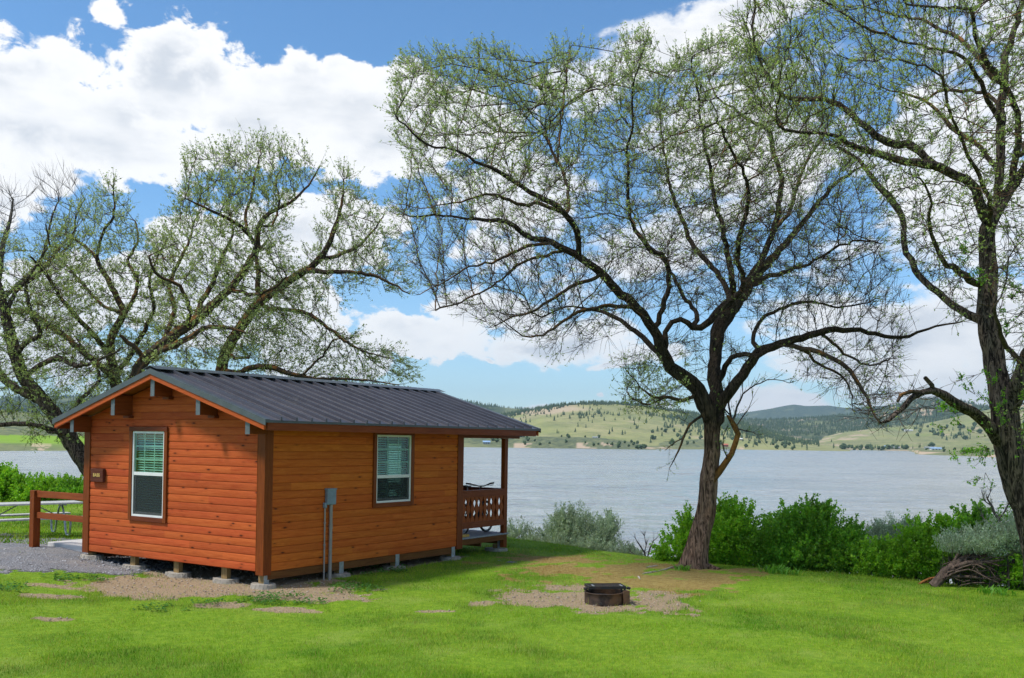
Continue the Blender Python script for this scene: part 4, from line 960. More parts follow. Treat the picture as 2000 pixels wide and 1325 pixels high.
class Tree:
    """limbs surveyed on the photograph carry a grown network of finer branches (space colonisation)"""
    def __init__(s, Y0, seed):
        s.Y0 = Y0; s.P = []; s.par = []; s.rad = []; s.fix = []; s.named = []; s.r = np.random.default_rng(seed); s.rr = random.Random(seed)
    def limb(s, pts, parent=None, dz=(0.0, 0.0), step=.13, wob=.013):
        """pts: (px, py, radius px[, depth offset]); dz: depth offset at start and end"""
        pts = [tuple(p) for p in pts]; L = len(pts); W3 = []; RR = []
        for i, p in enumerate(pts):
            k = i / max(1, L - 1); d = p[3] if len(p) > 3 else dz[0] + (dz[1] - dz[0]) * k
            Y = s.Y0 + d; W3.append(at_depth(p[0], p[1], Y)); RR.append(p[2] / FPX * Y)
        W3 = np.array(W3)
        # Catmull-Rom
        out, ro = [], []
        for i in range(L - 1):
            p0, p1, p2, p3 = W3[max(i-1, 0)], W3[i], W3[i+1], W3[min(i+2, L-1)]; n = max(1, int(np.linalg.norm(p2 - p1) / step))
            for k in range(n):
                u = k / n; out.append(.5 * ((2*p1) + (-p0+p2)*u + (2*p0-5*p1+4*p2-p3)*u*u + (-p0+3*p1-3*p2+p3)*u**3)); ro.append(RR[i] * (1-u) + RR[i+1] * u)
        out.append(W3[-1]); ro.append(RR[-1])
        last = None; first = len(s.P)
        if parent is not None and len(s.P):
            # spring from the nearest wood along the line of sight, then keep that depth
            A = np.array(s.P); cz = np.array([0, 0, CAM_Z]); q = (A - cz) / A[:, 1:2]; g0 = (out[0] - cz) / out[0][1]
            last = int(np.argmin(((q - g0)**2).sum(1) + ((A[:, 1] - out[0][1]) * .0008)**2)); sh = A[last][1] - out[0][1]
            nn_ = len(out); out = [cz + (o - cz) * ((o[1] + sh * (1 - .35 * i / nn_)) / o[1]) for i, o in enumerate(out)]
            if np.linalg.norm(A[last] - out[0]) < .35: out, ro = out[1:], ro[1:]
        ids = []
        for i, (p, q) in enumerate(zip(out, ro)):
            w = wob * (1 if i else 0); p = p + np.array([s.rr.gauss(0, w), s.rr.gauss(0, w), s.rr.gauss(0, w)])
            s.P.append(p); s.par.append(-1 if last is None else last); s.rad.append(q); s.fix.append(True); last = len(s.P) - 1; ids.append(last)
        return ids
    def crown(s, polys, N, depth, centre=0.0, bias=.5):
        """attraction points in the crown's volume; depth = half thickness at the middle"""
        pts = []
        for (poly, share) in polys:
            p = np.asarray(poly, float); need = int(N * share); got = 0
            mxd = None
            while got < need:
                x = s.r.uniform(p[:, 0].min(), p[:, 0].max(), need * 2); y = s.r.uniform(p[:, 1].min(), p[:, 1].max(), need * 2)
                k = in_poly(x, y, poly); x, y = x[k], y[k]; d = poly_dist(x, y, poly); d = np.clip(d / 160, 0, 1)**.5
                # the boundary is drawn ragged
                q = s.r.random(len(x)) < np.clip(d * 3.2, .25, 1); x, y, d = x[q], y[q], d[q]
                dep = centre + depth * (.25 + .75 * d) * s.r.uniform(-1, 1, len(x))
                for a, b, c in zip(x, y, dep):
                    if got >= need: break
                    pts.append(at_depth(a, b, s.Y0 + c)); got += 1
        s.A = np.array(pts)
    def grow(s, step=.17, kill=.26, infl=2.2, iters=110, jit=.32, up=.06):
        P = [np.array(p) for p in s.P]; A = s.A; n = len(A); par = s.par
        arr = np.array(P); best = np.full(n, 1e9); bi = np.zeros(n, int)
        for c in range(0, len(arr), 200):
            d = np.linalg.norm(A[:, None] - arr[None, c:c+200], axis=2); j = d.argmin(1); dm = d[np.arange(n), j]; u = dm < best; best[u] = dm[u]; bi[u] = j[u] + c
        alive = best > kill; childs = {}
        for it in range(iters):
            act = alive & (best < infl * (1 if it < 40 else 1.6))
            if not act.any():
                if not alive.any(): break
                infl *= 1.5
                if infl > 12: break
                continue
            nodes = np.unique(bi[act]); dirs = np.zeros((len(nodes), 3)); loc = np.searchsorted(nodes, bi[act]); PP = np.array([P[k] for k in nodes])
            v = A[act] - PP[loc]; v /= np.linalg.norm(v, axis=1)[:, None] + 1e-9; np.add.at(dirs, loc, v)
            nrm = np.linalg.norm(dirs, axis=1); ok = nrm > .05
            new = []; 
            for q in np.nonzero(ok)[0]:
                k = int(nodes[q]); d = dirs[q] / nrm[q]
                if par[k] >= 0:
                    o = P[k] - P[par[k]]; o = o / (np.linalg.norm(o) + 1e-9)
                    cnt = childs.get(k, 0); d = d * (1.0 if cnt else 1.0) + o * (.35 if cnt == 0 else .05)
                d = d + s.r.normal(0, jit, 3) * .45 + np.array([0, 0, up]); d /= np.linalg.norm(d)
                if childs.get(k, 0) >= 3: continue
                p = P[k] + d * step; P.append(p); par.append(k); childs[k] = childs.get(k, 0) + 1; new.append((len(P) - 1, p))
            if not new:
                # stuck attractors are dropped
                alive &= ~act; continue
            ni = np.array([a for a, _ in new]); npn = np.array([b for _, b in new]); al = np.nonzero(alive)[0]
            d = np.linalg.norm(A[al][:, None] - npn[None], axis=2); j = d.argmin(1); dm = d[np.arange(len(al)), j]; u = dm < best[al]
            best[al[u]] = dm[u]; bi[al[u]] = ni[j[u]]; alive &= best > kill
        s.P = P; s.fix += [False] * (len(P) - len(s.fix)); s.rad += [0.0] * (len(P) - len(s.rad))
    def relax(s, it=14, k=.6):
        P = np.array(s.P); par = np.array(s.par); n = len(P); fx = np.array(s.fix[:n]); g = np.nonzero(~fx & (par >= 0))[0]
        cnt = np.zeros(n); np.add.at(cnt, par[g], 1)
        for _ in range(it):
            acc = np.zeros((n, 3)); np.add.at(acc, par[g], P[g]); has = cnt[g] > 0
            q = P[g].copy(); m_ = .5 * (P[par[g]] + acc[g] / np.maximum(cnt[g], 1)[:, None]); q[has] = q[has] * (1 - k) + m_[has] * k
            # tips follow their parent's heading
            gp = par[par[g]]; ok = ~has & (gp >= 0); tgt = P[par[g]] + (P[par[g]] - P[gp]); q[ok] = q[ok] * .8 + tgt[ok] * .2
            P[g] = q
        s.P = [p for p in P]
    def thicken(s, tip=.0042, e=2.02, lim=.72):
        n = len(s.P); kids = [[] for _ in range(n)]
        for i, p in enumerate(s.par):
            if p >= 0: kids[p].append(i)
        r = [0.0] * n
        for i in range(n - 1, -1, -1):
            q = sum(r[k]**e for k in kids[i])**(1 / e) if kids[i] else tip
            r[i] = max(q, tip)
        # surveyed limbs keep their surveyed radius; grown wood never exceeds its parent
        for i in range(n):
            if s.fix[i]: r[i] = max(s.rad[i] * (lim + (1 - lim) * min(1, s.rad[i] / .13)), min(r[i], .02), tip)
            elif s.par[i] >= 0: r[i] = min(r[i], r[s.par[i]] * .80 if s.fix[s.par[i]] else r[s.par[i]])
        s.R = r; s.kids = kids
    def chains(s):
        n = len(s.P); done = [False] * n; out = []
        roots = [i for i in range(n) if s.par[i] < 0]
        stack = [(k, None) for k in roots]
        while stack:
            i, pr = stack.pop(); ch = [] if pr is None else [pr]
            while True:
                ch.append(i); ks = s.kids[i]
                if not ks: break
                ks = sorted(ks, key=lambda k: -s.R[k]); 
                for k in ks[1:]: stack.append((k, i))
                i = ks[0]
            out.append(ch)
        return out
    def wood(s, name_parent, mats, rmin_trunk=.045, ridge=None):
        P = np.array(s.P); thick = ([], []); thin = ([], []); nt_, nn_ = 0, 0
        for ch in s.chains():
            if len(ch) < 2: continue
            r0 = s.R[ch[1]]; pts = P[ch]; rad = np.array([s.R[k] for k in ch])
            if s.par[ch[0]] >= 0 or True: rad[0] = min(rad[0], rad[1] * 1.15)
            big = r0 > rmin_trunk; sides = 40 if r0 > .14 else 12 if r0 > .06 else 7 if r0 > .025 else 4 if r0 > .01 else 3
            d = np.gradient(pts, axis=0); d /= np.linalg.norm(d, axis=1)[:, None] + 1e-9
            ref = np.array([.13, .97, .2]); u = np.cross(d, ref); u /= np.linalg.norm(u, axis=1)[:, None] + 1e-9; w = np.cross(d, u)
            a = np.arange(sides) / sides * 2 * np.pi
            rr = rad[:, None] * np.ones((1, sides))
            if r0 > .03:
                hgt = pts[:, 2][:, None]; L_ = np.cumsum(np.r_[0, np.linalg.norm(np.diff(pts, axis=0), axis=1)])[:, None]
                rr = rr * (1 + .10 * np.sin(3 * a[None] + L_ * 1.1 + 1) + .07 * np.sin(5 * a[None] - L_ * .9) + .08 * (vnoise(a[None] * 3 + 0 * L_, L_ * 2.5, 5) - .5) * 2)
                if ridge and r0 > .14: rr = rr * (1 + ridge * (np.sin(7 * a[None] + L_ * .9) * .6 + .5 * np.sin(11 * a[None] - L_ * .5)) * np.clip(rad[:, None] / .2, 0, 1.3))
            V = pts[:, None] + (u[:, None] * np.cos(a)[None, :, None] + w[:, None] * np.sin(a)[None, :, None]) * rr[..., None]
            m_ = len(pts); base = 0; i = np.arange(m_ - 1)[:, None] * sides; k = np.arange(sides)[None]; k2 = (k + 1) % sides
            F = np.stack([i + k, i + k2, i + sides + k2, i + sides + k], -1).reshape(-1, 4)
            if big: thick[0].append(V.reshape(-1, 3)); thick[1].append(F + nt_); nt_ += m_ * sides
            else: thin[0].append(V.reshape(-1, 3)); thin[1].append(F + nn_); nn_ += m_ * sides
        a = link('trunk', np_mesh('trunk', np.concatenate(thick[0]), np.concatenate(thick[1])), name_parent, mats[0], smooth=True) if thick[0] else None
        b = link('branches', np_mesh('branches', np.concatenate(thin[0]), np.concatenate(thin[1])), name_parent, mats[1], smooth=True)
        return a, b
    def twigs_leaves(s, parent, per=1.6, leaf=.030, clusters=3, tone=(.15, .25, .055), leafy=None, tl=(.22, .55), zone=None, rthin=.02):
        P = np.array(s.P); Rr = np.array(s.R); par = np.array(s.par)
        thin = np.nonzero((Rr < rthin) & (par >= 0))[0]; n = int(len(thin) * per); pick = s.r.choice(thin, n)
        o = P[pick]; d = P[pick] - P[par[pick]]; d /= np.linalg.norm(d, axis=1)[:, None] + 1e-9
        rd = P[pick] - P.mean(0); rd /= np.linalg.norm(rd, axis=1)[:, None] + 1e-9
        d = d * .75 + rd * .35 + s.r.normal(0, .36, (n, 3)) + np.array([0, 0, .32]); d /= np.linalg.norm(d, axis=1)[:, None]
        L = s.r.uniform(tl[0], tl[1], n); K = 3; segs = [o]
        for k in range(K):
            d = d + s.r.normal(0, .10, (n, 3)) + np.array([0, 0, .06]); d /= np.linalg.norm(d, axis=1)[:, None]; segs.append(segs[-1] + d * (L / K)[:, None])
        S = np.stack(segs, 1)                                # n, K+1, 3
        rad = np.array([.0040, .0033, .0026, .0015]) * max(1.0, s.Y0 / 20)**.5
        ref = np.array([.3, .2, .93]); dd = np.diff(S, axis=1); dd = np.concatenate([dd, dd[:, -1:]], 1); u = np.cross(dd, ref); u /= np.linalg.norm(u, axis=2)[..., None] + 1e-9
        w = np.cross(dd, u); w /= np.linalg.norm(w, axis=2)[..., None] + 1e-9
        V = []
        for a in (0, 2.094, 4.189): V.append(S + (u * math.cos(a) + w * math.sin(a)) * rad[None, :, None])
        V = np.stack(V, 2).reshape(-1, 3)                    # n, K+1, 3sides
        F = []
        for k in range(K):
            for q in range(3): F.append([k*3+q, k*3+(q+1)%3, (k+1)*3+(q+1)%3, (k+1)*3+q])
        F = (np.array(F)[None] + (np.arange(n) * (K+1) * 3)[:, None, None]).reshape(-1, 4)
        tw = link('twigs', np_mesh('twigs', V, F), parent, M_TWIG)
        # leaf clusters along the twigs
        pos = []; 
        for k in range(clusters):
            f = s.r.uniform(.25, 1.0, n) * K; i = np.minimum(f.astype(int), K - 1); fr_ = (f - i)[:, None]; pos.append(S[np.arange(n), i] * (1 - fr_) + S[np.arange(n), i + 1] * fr_)
        pos.append(S[:, -1]); pos = np.concatenate(pos)
        prob = np.ones(len(pos)) if leafy is None else leafy(pos)
        pos = pos[s.r.random(len(pos)) < prob]; m_ = len(pos)
        nl = 4; c = np.repeat(pos, nl, 0); q = len(c); c = c + s.r.normal(0, leaf * .42, (q, 3))
        ax = s.r.normal(0, 1, (q, 3)); ax[:, 2] += .5; ax /= np.linalg.norm(ax, axis=1)[:, None]; bx_ = np.cross(ax, s.r.normal(0, 1, (q, 3))); bx_ /= np.linalg.norm(bx_, axis=1)[:, None]
        sz = leaf * s.r.uniform(.6, 1.35, (q, 1)); wd = sz * s.r.uniform(.24, .40, (q, 1))
        V = np.stack([c - ax * sz * .5, c + bx_ * wd * .8, c + ax * sz * .6, c - bx_ * wd * .8], 1).reshape(-1, 3); F = np.arange(4 * q).reshape(-1, 4)
        tn = np.array(tone) * np.repeat(s.r.uniform(.65, 1.35, (m_, 1)), nl, 0) * s.r.uniform(.8, 1.2, (q, 1)); tn = tn + np.array([.07, .05, 0]) * (s.r.random((q, 1)) < .25)
        col = np.concatenate([np.clip(tn, .01, .7), np.ones((q, 1))], 1).repeat(4, 0)
        link('leaves', np_mesh('leaves', V, F, {'tone': col}), parent, M_LEAF)
        return n, q

def plant(name, tr, label, cat, base_px, mats, group=None):
    p = tr.P[0]; e = empty(name, (0, 0, 0), 0, label, cat, group); return e

def finish(name, tr, label, mats, group=None, ridge=.05, **kw):
    base = np.array(tr.P[0]); e = empty(name, tuple(base), 0, label, 'tree', group)
    tr.P = [p - base for p in tr.P]; 
    if kw.get('leafy') is not None:
        lf = kw['leafy']; kw['leafy'] = lambda q, lf=lf: lf(q + base)
    a, b = tr.wood(e, mats, ridge=ridge); n, q = tr.twigs_leaves(e, **kw); print(name, len(tr.P), 'nodes', n, 'twigs', q, 'leaves'); return e
def to_px(p):
    d = p - np.array([0, 0, CAM_Z]); c, s_ = math.cos(PITCH), math.sin(PITCH)
    y2 = d[..., 1] * c + d[..., 2] * s_; z2 = -d[..., 1] * s_ + d[..., 2] * c; x = FPX * d[..., 0] / y2; y = -FPX * z2 / y2
    c, s_ = math.cos(ROLL), math.sin(ROLL); return 1000 + x * c - y * s_, CYP + x * s_ + y * c

# ---------------------------------------------------------------- centre tree
T1 = Tree(19.7, 1)
T1.limb([(1354,1120,27),(1357,1104,24),(1363,1068,20),(1372,1030,18.5),(1379,1000,18),(1384,946,17),(1390,900,14),(1391,860,13.5),(1391,826,15)], wob=.004)
L = lambda pts, dz=(0, 0), **k: T1.limb(pts, parent=True, dz=dz, **k)
L([(1391,826,17),(1384,804,15.5),(1360,763,13.5),(1339,738,13),(1312,716,12),(1296,690,11),(1284,655,10),(1247,602,9.5),(1205,565,9),(1173,533,8.5),(1131,502,8),(1078,475,7),(1036,465,6),(1004,444,5.5),(972,433,5),(914,428,3.5),(850,420,2),(800,425,1.2)], (0, -1.5))
L([(1398,826,16),(1402,790,13),(1396,740,12.5),(1397,700,12),(1400,660,12.5),(1410,628,13),(1427,607,13),(1443,581,12),(1485,528,9),(1522,491,7.5),(1559,449,6),(1596,401,5),(1638,354,4),(1670,333,3),(1700,320,1.5)], (0, 2.2))
L([(1402,800,13),(1412,782,11.5),(1433,757,11.5),(1461,718,10.5),(1485,686,9.5),(1538,668,8),(1580,655,7.5),(1617,645,7),(1680,647,5.5),(1740,656,4.5),(1775,658,4),(1812,642,3),(1881,629,1.5)], (0, -1.6))
L([(1131,502,7),(1131,478,6.5),(1128,454,7.5),(1104,417,7),(1067,391,6.5),(1036,375,6),(1004,354,5.5),(972,333,5),(930,317,4),(898,296,3.2),(835,280,2),(772,227,1)], (-1.0, -2.6))
L([(1110,420,5),(1111,395,4.5),(1110,365,4),(1099,333,4),(1078,296,3.5),(1067,264,3),(1078,238,2.6),(1120,195,2),(1163,174,1)], (-1.2, .6))
L([(1099,333,3),(1090,300,2.5),(1095,260,2.5),(1100,200,2),(1110,130,1.2),(1115,90,.8)], (-.6, 1.2))
L([(1284,640,6),(1305,560,6),(1300,507,6),(1268,486,5.5),(1240,449,5),(1231,425,4.5),(1226,370,4),(1226,296,3.5),(1236,232,3),(1236,174,2.2),(1247,132,1.6),(1263,79,.9)], (0, -1.8))
L([(1104,417,4),(1060,398,5),(1020,400,4.5),(985,388,4),(958,380,3.5),(900,392,2.5),(840,405,1.5),(775,400,1)], (-1.4, -3.4))
L([(1078,475,4),(1040,480,4.2),(1000,495,3.8),(960,512,3.2),(920,520,2.6),(870,550,2),(820,575,1.2)], (-1.0, -2.8))
L([(1100,490,4),(1066,498,4),(1020,512,3.4),(990,535,3),(960,560,2.4),(900,590,1.6),(850,605,1)], (-1.0, .5))
L([(1173,540,4.5),(1125,555,4.5),(1092,575,4),(1060,595,3.5),(1030,612,3),(1000,620,2),(960,640,1.2)], (-.5, -1.8))
L([(1240,600,5),(1190,598,5),(1140,607,4.5),(1110,620,4),(1080,645,3.5),(1050,657,2.6),(1010,650,1.8),(975,620,1.2)], (-.3, -2.5))
L([(1310,716,5),(1292,700,7),(1265,668,6.5),(1232,640,5.5),(1195,616,5),(1150,605,3.5),(1105,600,2),(1060,620,1.2)], (-.2, 1.8))
L([(1300,690,7),(1301,672,6.5),(1300,650,6),(1310,632,6),(1330,625,6),(1353,640,7),(1372,642,8),(1388,625,8.5),(1410,600,9),(1427,585,9)], (0, .3))
L([(1353,640,6),(1360,618,5.5),(1352,600,5),(1330,570,4.5),(1310,530,4),(1290,500,3),(1262,470,2),(1240,420,1.2)], (.2, 2.6))
L([(1427,607,9),(1432,570,8),(1427,530,7),(1418,480,6),(1410,440,5.5),(1398,400,5),(1385,330,4),(1370,250,3),(1362,170,2),(1350,110,1)], (.4, -1.2))
L([(1443,581,9),(1462,550,8.5),(1490,500,7),(1511,449,6.5),(1520,401,6),(1526,350,5.5),(1511,296,5),(1500,254,4.5),(1470,240,4),(1432,211,3),(1400,190,2),(1380,140,1)], (.5, 3.0))
L([(1511,449,5),(1540,420,5),(1552,380,4.5),(1564,343,4),(1585,301,3.5),(1610,262,3),(1630,200,2),(1640,140,1)], (1.2, 1.6))
L([(1427,585,7),(1405,540,6.5),(1370,500,6),(1345,465,5.5),(1330,420,4.5),(1310,370,3.8),(1300,310,3),(1290,240,2),(1285,170,1)], (.4, 3.0))
L([(1427,590,7),(1452,555,6),(1440,500,6),(1450,440,5),(1462,390,4.5),(1450,330,3.6),(1420,280,3),(1400,230,2)], (.3, -2.6))
L([(1470,560,6),(1500,540,6),(1540,530,5),(1590,510,4),(1640,480,3.2),(1680,470,2.2),(1720,475,1.2)], (.4, -2.4))
L([(1485,686,6),(1470,660,5),(1490,625,4.6),(1530,600,4.2),(1580,590,3.6),(1640,600,2.6),(1700,590,1.5)], (-.6, 1.5))
L([(1410,745,7),(1416,715,6.5),(1430,697,6),(1455,692,6),(1480,694,6),(1510,680,6)], (0, -1.0))
L([(1530,672,5),(1570,682,6),(1610,693,6),(1645,712,5.5),(1672,740,5),(1690,775,4),(1705,805,3),(1718,828,1.5)], (-.6, -1.8))
L([(1575,684,4),(1600,712,3.5),(1640,730,3),(1660,760,2),(1665,800,1)], (-.8, -.2))
L([(1600,650,4),(1620,665,4),(1650,690,3.4),(1700,715,2.5),(1740,700,1.5)], (-1.0, .6))
L([(1362,770,4),(1340,781,5),(1320,780,4.5),(1300,776,4),(1278,776,3.4),(1262,765,2.6),(1240,745,1.6),(1222,720,1)], (-.1, -1.6), wob=.01)
L([(1300,776,2),(1270,790,1.8),(1245,785,1.4),(1225,768,.9)], (-.6, .2), wob=.01)
L([(1368,812,3.5),(1350,830,3.4),(1336,856,3),(1326,880,2.4),(1318,900,1.6),(1308,915,.8)], (-.25, -.5), wob=.012)
L([(1336,856,1.8),(1322,862,1.4),(1300,880,1)], (-.4, -.5), wob=.012)
for pts in ([(1348,1102,11),(1332,1108,8),(1312,1113,6),(1296,1120,3)], [(1350,1108,12),(1338,1117,8),(1322,1126,5),(1300,1130,2)], [(1375,1105,13),(1388,1110,9),(1404,1113,4)], [(1360,1112,12),(1362,1122,8),(1352,1130,3)]):
    T1.limb(pts, parent=True, dz=(-.1, -.35), wob=.01)
T1.crown([([(762,150),(790,105),(900,92),(985,88),(1040,140),(1105,78),(1150,130),(1190,120),(1215,60),(1262,52),(1285,130),(1330,92),(1400,62),(1470,90),(1540,110),(1600,190),(1650,260),(1690,340),(1740,470),(1770,590),(1760,640),(1680,640),(1560,630),(1420,600),(1300,620),(1200,660),(1120,700),(1020,670),(940,640),(850,600),(790,520),(745,420),(790,330),(765,250)], .70),
          ([(1200,480),(1420,420),(1600,470),(1700,560),(1560,640),(1380,620),(1250,600)], .16), ([(1300,300),(1450,260),(1620,330),(1700,480),(1560,560),(1380,520),(1260,430)], .10),
          ([(1500,650),(1700,660),(1790,640),(1760,720),(1745,800),(1700,850),(1640,790),(1560,740)], .05),
          ([(1205,700),(1260,690),(1330,740),(1340,800),(1260,810),(1215,790)], .03), ([(1400,640),(1480,700),(1470,720),(1415,700)], .01), ([(1290,640),(1370,660),(1370,720),(1340,700)], .01)], 12000, 3.4)
T1.grow(step=.14, kill=.20); T1.relax(); T1.thicken(tip=.0036)
def leaf_t1(q):
    x, y = to_px(q); k = np.clip(1.0 - (y - 130) / 480, .10, 1.0)**1.25 * .80; k = k * (1 - .35 * np.clip((x - 1250) / 250, 0, 1) * np.clip((y - 250) / 150, 0, 1))
    k = np.where((x < 1350) & (y > 690), .55, k); k = np.where((x > 1480) & (y > 620), .10, k); return np.clip(k, .08, 1)
tree1 = finish('willow_tree', T1, 'spreading tree with twisted brown trunk behind the fire ring, in the centre of the photo', (M_BOLE, M_BARK), ridge=.13, leafy=leaf_t1, per=2.3, leaf=.034, clusters=3, tone=(.30, .39, .150), tl=(.16, .46))
# lichen-covered bent side shoot, its broken top bristling with sprigs
S1 = Tree(19.6, 11)
S1.limb([(1386,945,8),(1404,922,7.6),(1418,905,7.2),(1428,887,6.6),(1437,866,6.4),(1442,848,6.2),(1436,836,6.6),(1429,824,5.4),(1420,812,3)], wob=.007)
for pts in ([(1430,826,3),(1424,795,2.2),(1418,765,1.4),(1425,740,.8)], [(1432,828,3),(1440,795,2.6),(1452,770,2),(1475,752,1.6),(1510,742,1.2),(1540,748,.8)], [(1434,832,2),(1450,815,1.6),(1462,800,1),(1470,780,.7)], [(1426,812,2),(1408,790,1.4),(1400,770,.8)], [(1452,770,1.4),(1450,740,1),(1458,700,.7)], [(1437,840,2),(1456,842,1.4),(1478,850,.8)], [(1424,900,1.5),(1410,870,1.4),(1418,840,.9)]):
    S1.limb(pts, parent=True, dz=(0, S1.rr.uniform(-.5, .5)), wob=.01)
S1.thicken(tip=.003); e = S1
bs = np.array(S1.P[0]) - np.array(tree1.location)
S1.P = [np.array(p) - np.array(tree1.location) for p in S1.P]
sa, sb = S1.wood(tree1, (M_LICHEN, M_TWIG), rmin_trunk=.03, ridge=.5)
sa.name = 'side_shoot'; sb.name = 'side_sprigs'; sa['label'] = 'bent side shoot covered in orange lichen'
S1.R = [r_ for r_ in S1.R]; S1.twigs_leaves(tree1, per=4.0, leaf=.028, clusters=2, leafy=lambda q: np.full(len(q), .35), tl=(.12, .35), rthin=.03)

# ---------------------------------------------------------------- right tree
T2 = Tree(14.4, 2)
T2.limb([(2054,1215,42),(2046,1160,36),(2032,1080,31),(2014,1010,28),(1994,950,26),(1977,890,25),(1969,850,24),(1963,812,23.5),(1956,775,20)], wob=.004)
L = lambda pts, dz=(0, 0), **k: T2.limb(pts, parent=True, dz=dz, **k)
L([(1956,790,22),(1950,740,19),(1942,700,19),(1930,650,18),(1926,607,17.5),(1929,560,16.5),(1930,510,15.5),(1928,470,15),(1934,435,14),(1955,401,12),(1975,370,10.5),(2000,330,9),(2040,280,7),(2080,200,5),(2100,100,3)], (0, 1.2))
L([(1970,800,20),(1984,770,17),(1994,735,15),(2006,690,13),(2040,640,11),(2090,580,9),(2140,500,7),(2200,420,5)], (0, -1.2))
L([(1928,440,11),(1922,420,12),(1902,370,11),(1870,343,10.5),(1840,330,10),(1807,322,9.5),(1754,312,8.5),(1707,299,7.5),(1670,288,6.5),(1640,270,5),(1600,262,4),(1560,258,3),(1520,250,2)], (0, -1.2))
L([(1820,322,7),(1795,295,9),(1775,283,10),(1733,278,9),(1691,248,8.5),(1664,225,8),(1638,206,7.5),(1606,195,6.5),(1564,193,6),(1527,185,5.5),(1500,153,5),(1480,106,4),(1469,53,3),(1474,10,2),(1465,-40,1)], (-.2, .8))
L([(1910,625,9),(1892,615,9.5),(1860,595,8.5),(1830,572,8),(1805,550,7.5),(1780,510,7),(1767,470,6.5),(1765,440,6),(1755,410,7),(1735,382,7.5),(1712,359,6.5),(1690,330,5),(1660,300,4),(1620,285,3)], (0, 2.0))
L([(1912,560,7),(1895,545,9),(1872,530,8.5),(1850,515,7),(1830,480,6),(1815,440,5),(1820,400,4),(1800,350,3)], (0, -1.5))
L([(1940,440,9),(1948,400,10),(1953,330,10),(1955,264,9.5),(1957,200,9),(1960,150,8.5),(1966,106,8),(1987,40,6),(2000,-20,5)], (.2, .8))
L([(1975,370,8),(1985,300,8),(1990,240,7.5),(1975,190,7.5),(1955,160,8),(1935,135,8),(1918,100,7),(1905,70,6),(1902,30,5),(1880,15,4),(1828,16,3),(1770,10,1.5)], (.5, -1.4))
L([(1950,168,6),(1902,100,6),(1875,75,5.5),(1840,58,5),(1802,40,4),(1749,28,2.5),(1700,20,1.2)], (.4, 1.8))
L([(1955,240,6),(1930,195,6),(1907,148,5.5),(1880,112,5),(1830,95,4),(1775,85,3.4),(1730,68,2.6),(1690,55,1.5)], (.5, -1.0))
L([(1955,210,5),(1930,185,4.5),(1895,177,4.5),(1850,176,4),(1820,185,3),(1790,210,1.6)], (.5, 2.2))
L([(1945,330,6),(1915,290,5.5),(1885,270,6),(1860,250,6),(1830,215,5),(1800,195,4),(1760,180,3),(1720,170,1.6)], (.3, 1.6))
L([(1930,450,7),(1935,400,6),(1905,330,5.5),(1888,300,5),(1870,260,4.5),(1850,200,3.5),(1840,150,2)], (.2, -2.4))
L([(1990,310,6),(2010,260,6),(2030,180,5),(2020,100,4),(2040,20,3)], (.6, 2.0))
L([(1952,870,12),(1938,842,13.5),(1912,812,12.5),(1885,798,11.5),(1860,785,11),(1845,772,10),(1822,765,8.5),(1800,767,7.5),(1780,778,7),(1765,795,6.5),(1749,808,6),(1732,822,4.5),(1720,827,2.5)], (0, -1.0), wob=.008)
L([(1832,768,5),(1820,752,5.5),(1806,737,5)], (-.7, -.75), wob=.004)
L([(1800,766,5),(1778,765,5),(1760,772,4.5),(1753,783,4)], (-.8, -1.1), wob=.004)
L([(1990,700,7),(1975,690,6),(1958,664,6),(1950,640,5),(1945,600,4)], (-.4, -1.3))
T2.crown([([(1440,-60),(1420,60),(1440,150),(1500,230),(1570,300),(1640,330),(1700,380),(1740,470),(1770,540),(1830,610),(1890,660),(1900,560),(1960,600),(2020,640),(2150,600),(2250,400),(2250,-120),(1700,-120)], .80),
          ([(1590,100),(1500,60),(1430,100),(1440,200),(1520,260),(1640,330),(1780,340),(1800,240),(1700,180)], .12),
          ([(1880,620),(1820,560),(1760,500),(1740,430),(1700,380),(1760,360),(1830,420),(1880,500)], .04),
          ([(1640,790),(1730,740),(1830,740),(1830,830),(1760,850),(1660,830)], .01), ([(1960,640),(2040,600),(2060,900),(1990,900)], .03)], 6800, 2.6)
T2.grow(step=.115, kill=.165); T2.relax(); T2.thicken(tip=.003)
def leaf_t2(q):
    x, y = to_px(q); k = np.clip(.95 - (y - 60) / 900, .3, 1) * .52; k = np.where((x < 1850) & (y > 690), .03, k); return k
tree2 = finish('willow_tree', T2, 'tall tree cut by the right edge of the photo, with dark furrowed trunk', (M_BARK_DEEP, M_BARK), ridge=.10, leafy=leaf_t2, per=1.55, tl=(.12, .34), leaf=.029, clusters=4, tone=(.30, .39, .130))
# green shoots sprouting from its trunk, over the lower limb
S2 = Tree(13.9, 12)
S2.limb([(1950,870,3),(1935,850,2.6),(1905,845,2),(1880,830,1.6),(1850,838,1)], wob=.01)
for pts in ([(1945,880,2),(1915,875,1.6),(1890,885,1.2),(1868,895,.8)], [(1955,850,2),(1950,810,2),(1935,790,1.6),(1905,770,1.2),(1885,745,.8)], [(1955,820,2),(1960,780,1.6),(1945,755,1.2),(1930,735,.7)], [(1940,860,2),(1920,895,1.6),(1925,925,1.2),(1915,935,.7)], [(1985,860,2),(2000,840,1.6),(2010,800,1)], [(1880,830,1.4),(1865,810,1.2),(1850,800,.7)], [(1950,690,2),(1965,660,1.6),(1960,620,1.2),(1975,590,.8)], [(1940,560,2),(1910,540,1.6),(1890,500,1.2)], [(1985,760,2),(1998,800,1.6),(1996,860,1.2)]):
    S2.limb(pts, parent=None if pts[0][1] < 720 else True, dz=(0, S2.rr.uniform(-.4, .2)), wob=.012)
S2.thicken(tip=.0025); S2.P = [np.array(p) - np.array(tree2.location) for p in S2.P]; sa = S2.R
